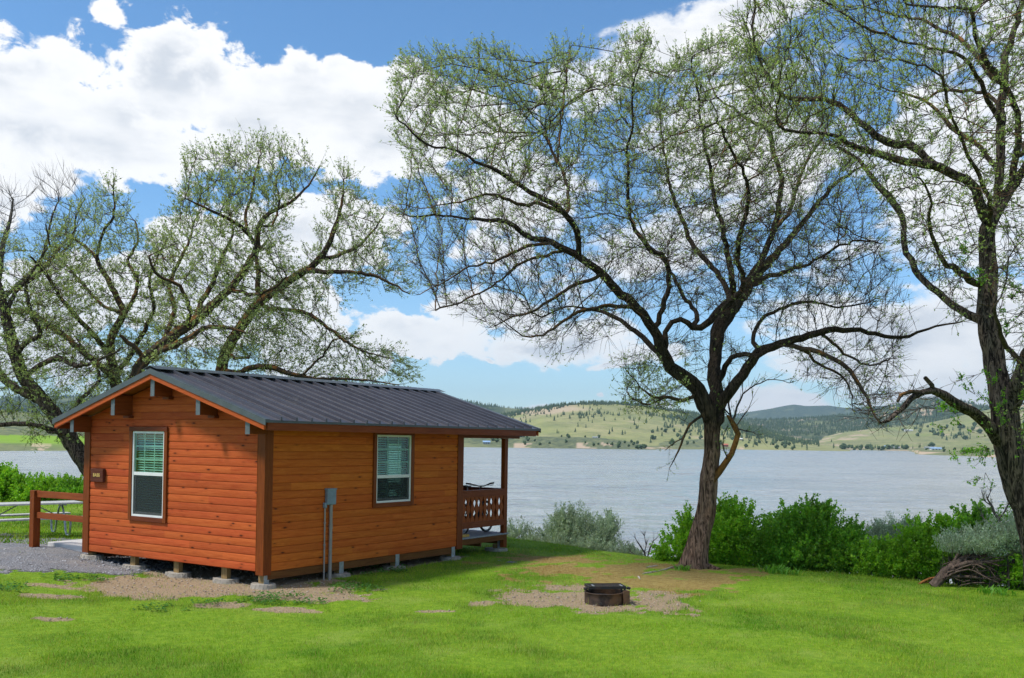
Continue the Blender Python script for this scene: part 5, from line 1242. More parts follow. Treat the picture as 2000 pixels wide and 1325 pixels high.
nb_ = link('x', np_mesh('x', np.zeros((4, 3)), np.array([[0, 1, 2, 3]])), tree2, M_TWIG); bpy.data.objects.remove(nb_)
S2.twigs_leaves(tree2, per=5.0, leaf=.034, clusters=3, leafy=lambda q: np.full(len(q), .8), tl=(.08, .26), tone=(.15, .34, .03), rthin=.05)

# ---------------------------------------------------------------- trees behind the cabin
T3 = Tree(27.0, 3)      # far left, leaning trunk
T3.limb([(250,1035,21),(222,985,18),(190,940,16),(165,903,15),(142,865,14.5),(120,830,13.5),(98,798,12.5),(70,765,12),(45,735,11.5),(32,700,11),(22,660,10),(12,620,9),(2,580,8),(-10,540,7),(-25,490,5),(-30,440,3)], wob=.01)
L = lambda pts, dz=(0, 0), **k: T3.limb(pts, parent=True, dz=dz, **k)
L([(98,798,8),(62,775,8),(36,762,8),(10,742,8),(-25,700,7),(-60,650,5),(-90,590,3)], (0, 1.5))
L([(140,866,7),(115,845,6),(80,833,5.5),(40,828,5.5),(0,830,5),(-50,838,4)], (0, -1.0))
L([(150,875,5),(140,853,5),(122,848,4.5),(96,845,2.5)], (0, -.6))
L([(30,700,6),(50,670,6),(80,650,5.5),(60,610,4.5),(50,560,4),(70,520,3),(95,480,2.6),(90,440,1.6)], (0, -1.6))
L([(12,620,5),(30,570,5),(62,545,4.5),(90,520,4),(120,480,3),(150,450,2)], (0, 1.5))
L([(45,735,6),(110,700,6),(150,715,5),(200,700,3),(240,680,2)], (0, -1.8))
L([(120,830,5),(150,790,5),(180,760,4.5),(195,735,4),(175,700,3),(150,660,2)], (0, 1.2))
T3.crown([([(-200,350),(-60,420),(40,480),(110,440),(165,480),(170,560),(150,640),(250,700),(260,770),(150,830),(60,810),(-60,860),(-200,700)], .93), ([(20,800),(150,790),(160,860),(60,860)], .07)], 2500, 3.0)
T3.grow(step=.17, kill=.25); T3.relax(); T3.thicken(tip=.005)
finish('willow_tree', T3, 'tree with thick trunk leaning left, at the left edge behind the picnic table', (M_BARK_DEEP, M_BARK), leafy=lambda q: np.full(len(q), .62), per=1.7, clusters=4, leaf=.046, tone=(.30, .38, .150), tl=(.25, .6))

T4 = Tree(28.5, 4)      # slender stem left of the ridge
T4.limb([(262,1000,15),(250,900,13),(240,820,12),(232,772,11),(226,745,10.5),(217,700,9),(216,672,8),(222,650,7.5),(238,622,7),(243,610,6.5),(232,590,6),(214,552,5.5),(200,530,5),(188,505,4.5),(172,488,4),(150,470,3),(120,455,2)], wob=.01)
L = lambda pts, dz=(0, 0), **k: T4.limb(pts, parent=True, dz=dz, **k)
L([(188,515,4),(192,490,4),(200,455,3.6),(220,425,3),(224,395,2.4),(218,360,1.4)], (0, -.8))
L([(228,740,8),(196,715,7),(165,690,6.5),(130,660,6),(95,635,5.5),(60,612,5),(20,605,3.5),(-20,610,2)], (0, 1.8))
L([(216,690,6),(180,650,5.5),(140,610,5),(110,570,4),(85,530,3),(60,500,2)], (0, -1.8))
L([(240,622,5),(262,580,4.5),(268,545,4),(250,510,3.4),(270,470,2.6),(262,430,1.6)], (0, 1.5))
L([(226,735,6),(250,700,5.5),(280,650,5),(300,600,4),(292,550,3.4),(310,500,2.6),(325,470,1.4)], (0, -1.5))
L([(243,610,4),(205,600,4),(165,560,3.4),(130,520,2.6),(100,500,1.6)], (0, 2.2))
T4.crown([([(85,480),(130,400),(170,390),(215,355),(255,390),(262,450),(300,480),(330,440),(350,520),(330,640),(300,760),(200,770),(120,720),(20,650),(40,560)], 1.0)], 2700, 2.8)
T4.grow(step=.17, kill=.25); T4.relax(); T4.thicken(tip=.005)
finish('willow_tree', T4, 'slender forked tree rising just left of the roof peak behind the cabin', (M_BARK, M_BARK), leafy=lambda q: np.full(len(q), .60), per=1.7, clusters=4, leaf=.046, tone=(.30, .38, .150), tl=(.25, .6))

T5 = Tree(26.5, 5)      # large double tree above the roof
T5.limb([(335,1010,20),(300,900,17),(270,800,14),(262,755,12.5),(268,730,11.5),(282,705,11),(314,677,10.5),(357,643,10),(387,621,9),(421,591,8),(452,561,7.5),(482,520,7),(500,490,6.5),(503,460,6),(510,435,5.5),(529,415,4.5),(568,395,3.5),(602,362,2.4),(625,325,1.4)], wob=.01)
L = lambda pts, dz=(0, 0), **k: T5.limb(pts, parent=True, dz=dz, **k)
L([(500,480,5),(480,452,5),(462,436,4.5),(440,425,4),(413,412,3.4),(385,400,2.6),(360,385,1.4)], (0, -1.2))
L([(480,452,4),(480,420,4),(492,380,3.4),(498,340,2.6),(510,295,1.4)], (0, 1.0))
L([(500,440,4),(530,440,3),(545,400,3),(540,350,2.4),(560,310,1.4)], (0, .8))
L([(387,621,6),(392,590,6),(412,560,5.5),(425,525,5),(440,490,4),(455,460,3),(450,430,2)], (0, 1.6))
L([(421,591,5),(440,570,5),(470,570,4.5),(500,575,4),(540,560,3),(560,540,2)], (0, -1.8))
L([(314,677,6),(330,640,5.5),(340,600,5),(330,560,4.5),(345,520,4),(370,470,3),(380,430,2)], (0, 1.8))
L([(357,643,5),(372,610,5),(350,560,4.4),(310,540,3.6),(290,500,2.6)], (0, -1.8))
L([(282,705,5),(268,680,5.5),(250,668,5),(235,655,3)], (0, -.5))
L([(300,690,7),(340,675,7),(370,660,6),(400,640,5),(440,640,4),(480,650,2.5)], (0, -1.2))
T5.crown([([(290,470),(345,400),(350,330),(385,300),(430,285),(500,262),(545,275),(600,310),(615,360),(570,420),(560,480),(590,560),(560,640),(480,700),(330,740),(270,700),(310,600)], 1.0)], 3200, 2.9)
T5.grow(step=.16, kill=.23); T5.relax(); T5.thicken(tip=.005)
finish('willow_tree', T5, 'leafy tree rising behind the roof peak, its rounded crown the tallest above the cabin', (M_BARK, M_BARK), leafy=lambda q: np.full(len(q), .62), per=1.7, clusters=4, leaf=.046, tone=(.30, .38, .150), tl=(.25, .6))

T6 = Tree(29.0, 6)      # right stem above the roof with the low reddish limb
T6.limb([(395,1005,17),(405,900,14),(418,800,12.5),(430,735,11),(438,700,10.5),(455,665,10),(473,638,9.5),(500,600,9),(520,580,9),(542,565,8.5),(576,540,8),(602,525,7),(624,505,6.5),(640,480,5.5),(652,450,5),(662,420,4),(668,390,3),(672,350,1.8)], wob=.01)
L = lambda pts, dz=(0, 0), **k: T6.limb(pts, parent=True, dz=dz, **k)
L([(576,540,6),(602,530,6),(640,532,5),(671,531,4.4),(722,537,3.6),(760,552,2.6),(800,575,1.4)], (0, -1.4))
L([(624,505,4.5),(660,500,4.5),(700,480,3.6),(730,450,2.6),(750,420,1.4)], (0, 1.4))
L([(507,597,6),(505,560,6),(506,530,5.5),(500,500,4),(520,470,2.6)], (0, .4))
L([(520,605,5),(560,605,4.5),(600,612,4.2),(640,640,3.6),(680,670,3),(720,690,2),(760,700,1.2)], (0, -1.8))
L([(435,725,7),(464,729,6),(480,722,6),(500,717,6),(520,717,6),(540,720,5.5),(560,729,5),(590,735,4.5),(623,741,4),(671,740,3),(720,744,2),(780,752,1.2)], (0, -2.2), wob=.008)
L([(590,735,3),(610,715,3),(635,690,2.6),(650,665,2),(690,660,1.2)], (-1.2, -2))
L([(447,690,5),(460,700,4),(485,700,2.5)], (0, -.6))
T6.crown([([(540,560),(590,500),(630,430),(620,370),(645,330),(690,330),(715,380),(740,430),(785,480),(805,560),(770,590),(700,570),(640,620),(700,650),(790,690),(830,745),(760,760),(600,755),(480,740),(470,680),(500,620)], 1.0)], 2700, 2.8)
T6.grow(step=.17, kill=.25); T6.relax(); T6.thicken(tip=.005)
tree6 = finish('willow_tree', T6, 'tree behind the middle of the roof, slanting right with a low reddish limb', (M_BARK, M_BARK), leafy=lambda q: np.full(len(q), .58), per=1.7, clusters=4, leaf=.046, tone=(.30, .38, .150), tl=(.25, .6))

T7 = Tree(44.0, 8)      # bare tree farthest left, behind the others
T7.limb([(-60,900,12),(-40,800,10),(-25,700,8),(-10,600,6.5),(0,520,5.5),(8,470,4.5),(20,430,3.5),(25,390,2)], wob=.01)
L = lambda pts, dz=(0, 0), **k: T7.limb(pts, parent=True, dz=dz, **k)
L([(-10,600,4),(30,560,4),(70,520,3.6),(90,480,3),(100,430,2.4),(115,390,1.4)], (0, 1)); L([(60,530,3),(100,510,3),(140,470,2.4),(150,420,2),(165,390,1)], (0, -1)); L([(0,520,3),(-30,470,3),(-45,420,2)], (0, 1))
T7.crown([([(-120,400),(-20,350),(0,345),(40,370),(70,335),(120,325),(165,345),(175,400),(160,470),(90,520),(20,540),(-60,560)], 1.0)], 900, 3.5)
T7.grow(step=.28, kill=.42); T7.relax(); T7.thicken(tip=.008)
finish('bare_tree', T7, 'leafless reddish-twigged tree showing behind the others at the upper left edge', (M_TWIG, M_TWIG), leafy=lambda q: np.full(len(q), .0005), per=1.6, tl=(.4, .9))
# ------------------------------------------------------------------ gravel sheet, slab, railing
sel = (gr[:-1, :-1] > .5) & (gr[1:, 1:] > .5) & (gr[:-1, 1:] > .5) & (gr[1:, :-1] > .5) & (Y[:-1, :-1] < 30)
gxv, gyv = np.nonzero(sel); remap = {}; GV = []; GF = []
for j, i in zip(gxv, gyv):
    f = []
    for (a, c) in ((j, i), (j, i+1), (j+1, i+1), (j+1, i)):
        if (a, c) not in remap: remap[(a, c)] = len(GV); GV.append((X[a, c], Y[a, c], Z[a, c] + .006))
        f.append(remap[(a, c)])
    GF.append(f)
m, t, b = new_mat('gravel_stone', .95, .2); P = gco(t); vo = t.node('ShaderNodeTexVoronoi'); vo.inputs['Scale'].default_value = 55; t.l.new(P, vo.inputs['Vector'])
c = t.mix(t.sep(vo.outputs['Color'])[0], (.17, .175, .19), (.36, .36, .38)); c = t.mix(t.ss(vo.outputs['Distance'], .4, .65), c, (.13, .13, .135))
c = t.mix(t.ss(t.noise(P, 1.4, 4, .6), .45, .7, 0, .5), c, (.30, .27, .24)); t.l.new(c, b.inputs['Base Color']); bumpit(t, b, t.m('SUBTRACT', 1.0, vo.outputs['Distance']), .8, .02)
tag(link('gravel_path', np_mesh('gravel_path', GV, GF), mat=m, smooth=True), kind='structure')
pad = empty('concrete_pad', cab(-5.9, 1.6, 0)); bpy.data.objects.remove(pad)
M_SLAB = plain_mat('concrete_slab', (.52, .50, .48), .85, var=.08, scale=3, dirt=(.38, .34, .30), dirt_amt=.4, bump=.2)
sl_ = MB().box(-.88, .88, -1.35, 1.35, -.16, .0).build('concrete_slab', M_SLAB, None, bevel=.01); sl_.location = cab(-5.88, 1.72, .012); sl_.rotation_euler = (0, 0, -CA); tag(sl_, kind='structure')
M_RAILW = wood_mat('rail_wood', (.30, .075, .020), (.17, .04, .012), 'x', .5)
rx, ry, _ = cab(-6.66, .03); rg = gz(rx, ry)
rl = empty('wooden_railing', (rx, ry, rg), -CA, 'stained two-rail wooden railing with one post, joining the left corner of the cabin', 'railing')
MB().box(-.075, .075, -.075, .075, -.05, 1.42 - rg).build('post', M_TRIMZ, rl, bevel=.008)
for z0, z1 in ((1.285, 1.415), (.865, .985)): MB().box(.077, 1.70, -.022, .022, z0 - rg, z1 - rg).build('rail', M_RAILW, rl, bevel=.005)

# ------------------------------------------------------------------ picnic table
M_ALU = plain_mat('weathered_plank', (.46, .46, .45), .6, var=.14, scale=9, dirt=(.30, .29, .27), bump=.1)
def picnic(loc, rz_):
    e = empty('picnic_table', loc, rz_, 'weathered grey picnic table with bent pipe legs on the grass left of the cabin', 'picnic table')
    for i in range(5):
        y = -.36 + i * .148; MB().box(-1.2, 1.2, y, y + .138, .735, .775).build('top_plank', M_ALU, e, bevel=.006)
    for s in (-1, 1):
        b_ = MB(); y = s * .72; b_.box(-1.2, 1.2, y - .15, y - .005, .425, .462).box(-1.2, 1.2, y + .005, y + .15, .425, .462); b_.build('bench', M_ALU, e, bevel=.006)
    for sx in (-.78, .78):
        f = MB()
        for s in (-1, 1):
            pts = [(sx, s * .05, .71), (sx, s * .16, .60), (sx, s * .30, .30), (sx, s * .36, .10), (sx, s * .42, .03), (sx, s * .52, .018), (sx, s * .62, .03), (sx, s * .67, .10), (sx, s * .69, .25), (sx, s * .70, .42)]
            f.tube(pts, .024, 10)
        f.tube([(sx, -.34, .72), (sx, .34, .72)], .022, 8).tube([(sx, -.80, .40), (sx, .80, .40)], .020, 8)
        f.build('leg_frame', M_ZINC, e, smooth=True)
        MB().tube([(sx, 0, .40), (sx * .25, 0, .72)], .014, 8).build('brace', M_ZINC, e, smooth=True)
    return e
picnic((-11.35, 23.35, gz(-11.35, 23.35) + .005), R(42))

# ------------------------------------------------------------------ fire ring
M_RUST, t, b = new_mat('rusty_steel', .75, .3, .25); co = oco(t); n = t.noise(co, 7, 6, .7); z = t.sep(co)[2]
c = t.mix(t.ss(n, .35, .65), (.028, .022, .020), (.095, .062, .046)); c = t.mix(t.ss(t.noise(co, 2.5, 4), .5, .7, 0, .6), c, (.24, .12, .05))
t.l.new(c, b.inputs['Base Color']); bumpit(t, b, n, .4, .01)
M_SOOT = plain_mat('sooty_iron', (.018, .016, .015), .7, var=.4, scale=12, dirt=(.10, .04, .02), dirt_amt=.6, bump=.3)
M_ASH = plain_mat('ash', (.10, .09, .085), .95, var=.4, scale=20, bump=.6)
fx, fy = on_ground(1181, 1177, .09)[:2]; fz = gz(fx, fy)
fr_ = empty('fire_ring', (fx, fy, fz), R(8), 'rusty steel fire ring with a raised black cooking grate, in the bare dirt patch', 'fire ring')
bm = bmesh.new(); N = 48; Rr, h = .303, .155; lay = []
for rr, z in ((Rr, -.05), (Rr, h * .5), (Rr, h), (Rr + .008, h + .004), (Rr + .008, h + .012), (Rr - .012, h + .012), (Rr - .010, h), (Rr - .010, .0), (Rr - .010, -.05)):
    ring = []
    for k in range(N):
        a = 2 * math.pi * k / N; q = rr * (1 + .012 * math.sin(3 * a) + .02 * math.cos(a * 2)); ring.append(bm.verts.new((math.cos(a) * q, math.sin(a) * q, z + .006 * math.sin(a + 1))))
    lay.append(ring)
for a_, b_ in zip(lay[:-1], lay[1:]):
    for k in range(N): bm.faces.new((a_[k], a_[(k+1) % N], b_[(k+1) % N], b_[k]))
me = bpy.data.meshes.new('ring'); bm.to_mesh(me); bm.free(); link('ring', me, fr_, M_RUST, smooth=True)
MB().box(Rr - .07, Rr + .03, -.24, -.215, -.02, h + .05).box(Rr + .005, Rr + .03, -.215, .05, -.02, h + .04).build('hinge_plate', M_RUST, fr_, bevel=.003)
MB().tube([(-Rr * .42, -Rr * .925, .02), (-Rr * .44, -Rr * .98, .02)], .022, 12).build('drain_hole', M_SOOT, fr_)
bm = bmesh.new(); bmesh.ops.create_grid(bm, x_segments=16, y_segments=16, size=.34)
for v in list(bm.verts):
    if v.co.length > Rr - .012: bm.verts.remove(v)
    else: v.co.z = .035 + .03 * random.random()
me = bpy.data.meshes.new('ash_bed'); bm.to_mesh(me); bm.free(); link('ash_bed', me, fr_, M_ASH)
for k in range(3):
    a = random.random() * 3; MB().tube([(-.18 * math.cos(a), -.18 * math.sin(a), .07 + .02 * k), (.2 * math.cos(a), .2 * math.sin(a), .09)], [.03, .022], 8).build('charred_log', M_SOOT, fr_)
gt = empty('x'); bpy.data.objects.remove(gt)
g = MB(); gx0, gx1, gy0, gy1, gzz = -.25, .33, -.02, .33, h + .058
g.box(gx0, gx1, gy0, gy0 + .012, gzz - .012, gzz + .03).box(gx0, gx1, gy1 - .012, gy1, gzz - .012, gzz + .03).box(gx0, gx0 + .012, gy0 + .012, gy1 - .012, gzz - .012, gzz + .03).box(gx1 - .012, gx1, gy0 + .012, gy1 - .012, gzz - .012, gzz + .03)
for k in range(22):
    x = gx0 + .03 + k * (gx1 - gx0 - .06) / 21; g.tube([(x, gy0 + .01, gzz + .02), (x, gy1 - .01, gzz + .02)], .006, 6)
go = g.build('cooking_grate', M_SOOT, fr_)
for s, x0 in ((-1, gx0), (1, gx1)):
    hd = MB(); hd.tube([(x0, gy0 + .04, gzz), (x0 + s * .05, gy0 + .04, gzz - .005)], .010, 8)
    hd.tube([(x0 + s * .02, gy0 + .04, gzz), (x0 + s * .035, gy0 + .04, gzz), (x0 + s * .075, gy0 + .04, gzz - .01)], [.016, .024, .020], 10); hd.build('handle', M_SOOT, go)
MB().box(gx0 + .02, gx0 + .045, .10, .13, h, gzz).box(gx1 - .08, gx1 - .055, -.01, .02, h, gzz).build('grate_support', M_SOOT, fr_)
M_STEEL = plain_mat('worn_steel', (.45, .44, .42), .4, metal=.8)
MB().box(gx0 + .06, gx0 + .09, gy0 + .02, gy0 + .16, gzz + .031, gzz + .037).build('clip', M_STEEL, go); MB().box(gx1 - .08, gx1 - .05, gy0 - .002, gy0 + .14, gzz + .031, gzz + .037).build('clip', M_STEEL, go)

# ------------------------------------------------------------------ on the porch
M_BLK = plain_mat('black_rubber', (.016, .016, .018), .55, var=.2); M_BFR = plain_mat('bike_frame_paint', (.03, .03, .035), .3, var=.1); M_BME = plain_mat('bike_metal', (.30, .30, .32), .35, metal=.8)
def bicycle(loc, rz_, lean):
    """x forward, wheels in the xz plane, origin on the deck between the wheels"""
    e = empty('bicycle', loc, rz_, 'black bicycle parked on the porch, its saddle and handlebar above the railing', 'bicycle'); e.rotation_euler = (lean, 0, rz_)
    wr = .335
    for xc in (-.53, .53):
        tor = MB(); n = 32; pts = [(xc + wr * math.cos(a), 0, wr + .02 + wr * math.sin(a)) for a in [2 * math.pi * k / n for k in range(n + 1)]]
        tor.tube(pts, .024, 8, cap=False); w = tor.build('wheel', M_BLK, e, smooth=True)
        rm = MB(); pts = [(xc + (wr - .03) * math.cos(a), 0, wr + .02 + (wr - .03) * math.sin(a)) for a in [2 * math.pi * k / n for k in range(n + 1)]]; rm.tube(pts, .009, 6, cap=False); rm.build('rim', M_BME, w)
        sp = MB()
        for k in range(20):
            a = 2 * math.pi * k / 20; sp.tube([(xc, (.025 if k % 2 else -.025), wr + .02), (xc + (wr - .03) * math.cos(a), 0, wr + .02 + (wr - .03) * math.sin(a))], .0014, 4)
        sp.tube([(xc, -.05, wr + .02), (xc, .05, wr + .02)], .018, 8); sp.build('spokes', M_BME, w)
    bbk = (-.10, 0, .31); st = (-.22, 0, .76); hd0 = (.33, 0, .74); hd1 = (.36, 0, .62); rear = (-.53, 0, wr + .02)
    f = MB(); f.tube([bbk, st], .017, 8).tube([st, hd0], .018, 8).tube([bbk, hd1], .021, 8).tube([(.32, 0, .78), (.37, 0, .60)], .022, 8)
    for s in (-1, 1): f.tube([(bbk[0], s * .03, bbk[2]), (rear[0], s * .06, rear[2])], .010, 6).tube([(st[0], s * .02, st[2] - .03), (rear[0], s * .06, rear[2])], .009, 6)
    f.build('frame', M_BFR, e, smooth=True)
    f = MB(); 
    for s in (-1, 1): f.tube([(.375, s * .05, .62), (.44, s * .055, .45), (.53, s * .055, wr + .02)], .014, 8)
    f.tube([(.365, -.06, .63), (.365, .06, .63)], .018, 8); f.build('fork', M_BFR, e, smooth=True)
    f = MB().tube([(-.22, 0, .76), (-.265, 0, 1.03)], .013, 8); sd_ = f.build('seat_post', M_BME, e)
    bm = bmesh.new(); prof_ = [(-.14, .075), (-.10, .08), (-.03, .06), (.05, .030), (.12, .022), (.14, .012)]
    rings = []
    for xx, hw in prof_:
        rings.append([bm.verts.new((-.25 + xx, -hw, 1.035)), bm.verts.new((-.25 + xx, -hw * .6, 1.065 + (.012 if xx < -.05 else 0))), bm.verts.new((-.25 + xx, hw * .6, 1.065 + (.012 if xx < -.05 else 0))), bm.verts.new((-.25 + xx, hw, 1.035)), bm.verts.new((-.25 + xx, 0, 1.025))])
    for a_, b_ in zip(rings[:-1], rings[1:]):
        for k in range(5): bm.faces.new((a_[k], a_[(k+1) % 5], b_[(k+1) % 5], b_[k]))
    bm.faces.new(rings[0]); bm.faces.new(list(reversed(rings[-1]))); bmesh.ops.recalc_face_normals(bm, faces=bm.faces)
    me = bpy.data.meshes.new('saddle'); bm.to_mesh(me); bm.free(); link('saddle', me, e, M_BLK, smooth=True)
    hb = MB().tube([(.32, 0, .78), (.29, 0, .99), (.365, 0, 1.03)], .016, 8).tube([(.30, -.345, 1.10), (.33, -.20, 1.075), (.365, -.07, 1.035), (.365, .07, 1.035), (.33, .20, 1.075), (.30, .345, 1.10)], .0135, 8).build('handlebar', M_BLK, e, smooth=True)
    for s in (-1, 1):
        MB().tube([(.297, s * .355, 1.102), (.318, s * .235, 1.084)], .019, 10).build('grip', M_BLK, hb)
        MB().tube([(.345, s * .19, 1.065), (.41, s * .20, 1.045), (.40, s * .29, 1.055)], .006, 6).box(.345, .375, s * .17 - .02, s * .17 + .02, 1.045, 1.075).build('brake_lever', M_BLK, hb)
    cr = MB().tube([(-.10, -.06, .31), (-.10, .06, .31)], .02, 8).tube([(-.10, -.07, .31), (-.02, -.07, .17)], .009, 6).tube([(-.10, .07, .31), (-.18, .07, .45)], .009, 6).box(-.06, .02, -.15, -.075, .16, .18).box(-.22, -.14, .075, .15, .44, .46)
    cr.tube([(-.10 + .09 * math.cos(a), -.045, .31 + .09 * math.sin(a)) for a in [2 * math.pi * k / 20 for k in range(21)]], .005, 5); cr.build('crank', M_BME, e)
    return e
bx_, by_, bz_ = cab(-.36, 6.42, .162)
bicycle((bx_, by_, bz_), R(90) - CA + R(6), R(-3))
M_BENCH = wood_mat('bench_wood', (.50, .28, .12), (.32, .16, .06), 'x', .6)
wx, wy, wz = cab(-.95, 5.68, .162)
bn_ = empty('porch_bench', (wx, wy, wz), -CA, 'light wooden bench on the porch against the rear wall, glimpsed between the railing boards', 'bench')
MB().box(-.6, .62, -.17, .17, .40, .44).build('seat', M_BENCH, bn_, bevel=.005)
for x in (-.5, .5): MB().box(x - .03, x + .03, -.15, .15, 0, .398).build('leg', M_BENCH, bn_, bevel=.004)
M_YEL = plain_mat('yellow_plank', (.50, .30, .05), .6, var=.15)
wx, wy, wz = cab(-.16, 5.66, .1605); o = MB().box(-.10, .10, -.17, .17, 0, .055).build('wood_block', M_YEL, None, bevel=.006); o.location = (wx, wy, wz); o.rotation_euler = (0, 0, -CA + .1)
tag(o, 'small yellow wooden block lying on the porch deck beside the corner post', 'wood block')

# ------------------------------------------------------------------ shrubs
def bush(name, lumps, label, kind='green', group=None, seed=0, dens=1.35, stems=9):
    """lumps: (px, py, half width px, half height px, distance)"""
    r = np.random.default_rng(seed + 100); Ps, Ns, St = [], [], []; base = None
    low = max(l[1] + l[3] for l in lumps); cxp = sum(l[0] for l in lumps) / len(lumps); Yb = sum(l[4] for l in lumps) / len(lumps)
    root = at_depth(cxp, low, Yb); root[2] = min(root[2], gz(root[0], root[1]))
    for (px, py, hw, hh, Yd) in lumps:
        c = at_depth(px, py, Yd); a = hw / FPX * Yd; h = hh / FPX * Yd; dp = max(a, h) * .95
        n = int(dens * (9500 if kind == 'green' else 11000) * (a * h + a * dp + h * dp) / 1.0)
        v = r.normal(0, 1, (n, 3)); v /= np.linalg.norm(v, axis=1)[:, None]
        sc = 1 + .42 * (fbm(v[:, 0] * 2.3 + v[:, 2] * 1.7 + seed, v[:, 1] * 2.3 + v[:, 2] * 2.1 + 9, seed + 7, 3) - .5) * 2
        # sprigs standing out from the outline
        sp = fbm(v[:, 0] * 7 + seed * 3, v[:, 2] * 7 + v[:, 1] * 6, seed + 31, 2); out = sstep(sp, .62, .80) * .34 * (v[:, 2] > -.2)
        rad = r.random(n)**.38 * (sc + out * r.random(n))
        p = c + v * rad[:, None] * np.array([a, dp, h]); 
        hole = fbm(p[:, 0] * 5.5 + p[:, 1] * 3, p[:, 2] * 6 + p[:, 1] * 2, seed + 3, 3); k = (hole > .40) | (r.random(n) < .15); p, v = p[k], v[k]
        Ps.append(p); Ns.append(v); St.append((c, a, h, dp))
        ns = int((190 if kind == 'sage' else 120) * (a * h + a * dp + h * dp)); nl_ = 34
        v = r.normal(0, 1, (ns, 3)); v[:, 2] = np.abs(v[:, 2]) * 1.1 - .25; v /= np.linalg.norm(v, axis=1)[:, None]
        o = c + v * np.array([a, dp, h]) * r.uniform(.72, 1.0, (ns, 1)); d = v * np.array([1, 1, .6]) * .6 + np.array([0, 0, .75 if kind == 'sage' else .55]) + r.normal(0, .22, (ns, 3)); d /= np.linalg.norm(d, axis=1)[:, None]
        Ls = r.uniform(.14, .46, (ns, 1)) * min(1.0, h / .35); u = r.random((ns, nl_, 1)) ** .8
        pp = o[:, None] + d[:, None] * u * Ls[:, None] + r.normal(0, .020, (ns, nl_, 3)); Ps.append(pp.reshape(-1, 3)); Ns.append((np.repeat(d[:, None], nl_, 1) + r.normal(0, .5, (ns, nl_, 3))).reshape(-1, 3))
    P_ = np.concatenate(Ps); N_ = np.concatenate(Ns); q = len(P_)
    g_ = ground_z(P_[:, 0], P_[:, 1]); k = P_[:, 2] > g_ - .05; P_, N_ = P_[k], N_[k]; q = len(P_)
    if kind == 'green': L_, W_, tone = .046, .018, np.array([.21, .43, .025])
    elif kind == 'dark': L_, W_, tone = .05, .02, np.array([.15, .34, .028])
    else: L_, W_, tone = .042, .0075, np.array([.30, .38, .28])
    ax = N_ * .5 + r.normal(0, .55, (q, 3)) + np.array([0, 0, .35 if kind != 'sage' else .9]); ax /= np.linalg.norm(ax, axis=1)[:, None]
    b_ = np.cross(ax, r.normal(0, 1, (q, 3))); b_ /= np.linalg.norm(b_, axis=1)[:, None]
    sz = r.uniform(.65, 1.35, (q, 1)) * (Yb / 20)**.5; c = P_ - root
    V = np.stack([c - ax * L_ * sz * .5, c + b_ * W_ * sz, c + ax * L_ * sz * .55, c - b_ * W_ * sz], 1).reshape(-1, 3)
    cl = fbm(P_[:, 0] * 2.5 + P_[:, 1], P_[:, 2] * 2.5 + P_[:, 1], seed + 13, 3)[:, None]
    col = tone * (.55 + .9 * cl) * r.uniform(.7, 1.3, (q, 1)); 
    if kind != 'sage': col = col + np.array([.09, .08, .0]) * (r.random((q, 1)) < .25) * cl * 1.6
    col = np.concatenate([np.clip(col, .005, .6), np.ones((q, 1))], 1).repeat(4, 0)
    e = empty(name, tuple(root), 0, label, 'shrub', group)
    link('foliage', np_mesh('foliage', V, np.arange(4 * q).reshape(-1, 4), {'tone': col}), e, M_LEAF)
    s = MB(); rr = random.Random(seed)
    for (cc, a, h, dp) in St:
        for k in range(stems):
            u = rr.uniform(-1, 1); w = rr.uniform(-.7, .7); tip = np.array([cc[0] + u * a * .85, cc[1] + w * dp * .8, cc[2] + h * rr.uniform(.2, .95) * math.sqrt(max(0, 1 - u * u * .8))]) - root
            st = np.array([cc[0] + u * a * .25, cc[1] + w * dp * .3, 0]) - root; st[2] = gz(cc[0], cc[1]) - root[2] - .05
            st[2] = min(st[2], tip[2] - .2)
            mid = (st * .5 + tip * .5) + np.array([rr.uniform(-.1, .1) * a, rr.uniform(-.1, .1), rr.uniform(-.05, .1) * h])
            s.tube([tuple(st), tuple(mid), tuple(tip)], [.014, .009, .003], 5, cap=False)
    s.build('stems', M_TWIG, e); return e, q
tot = 0
GR = 'green shrubs along the edge of the bank'; SGR = 'grey-green sagebrush along the bank'
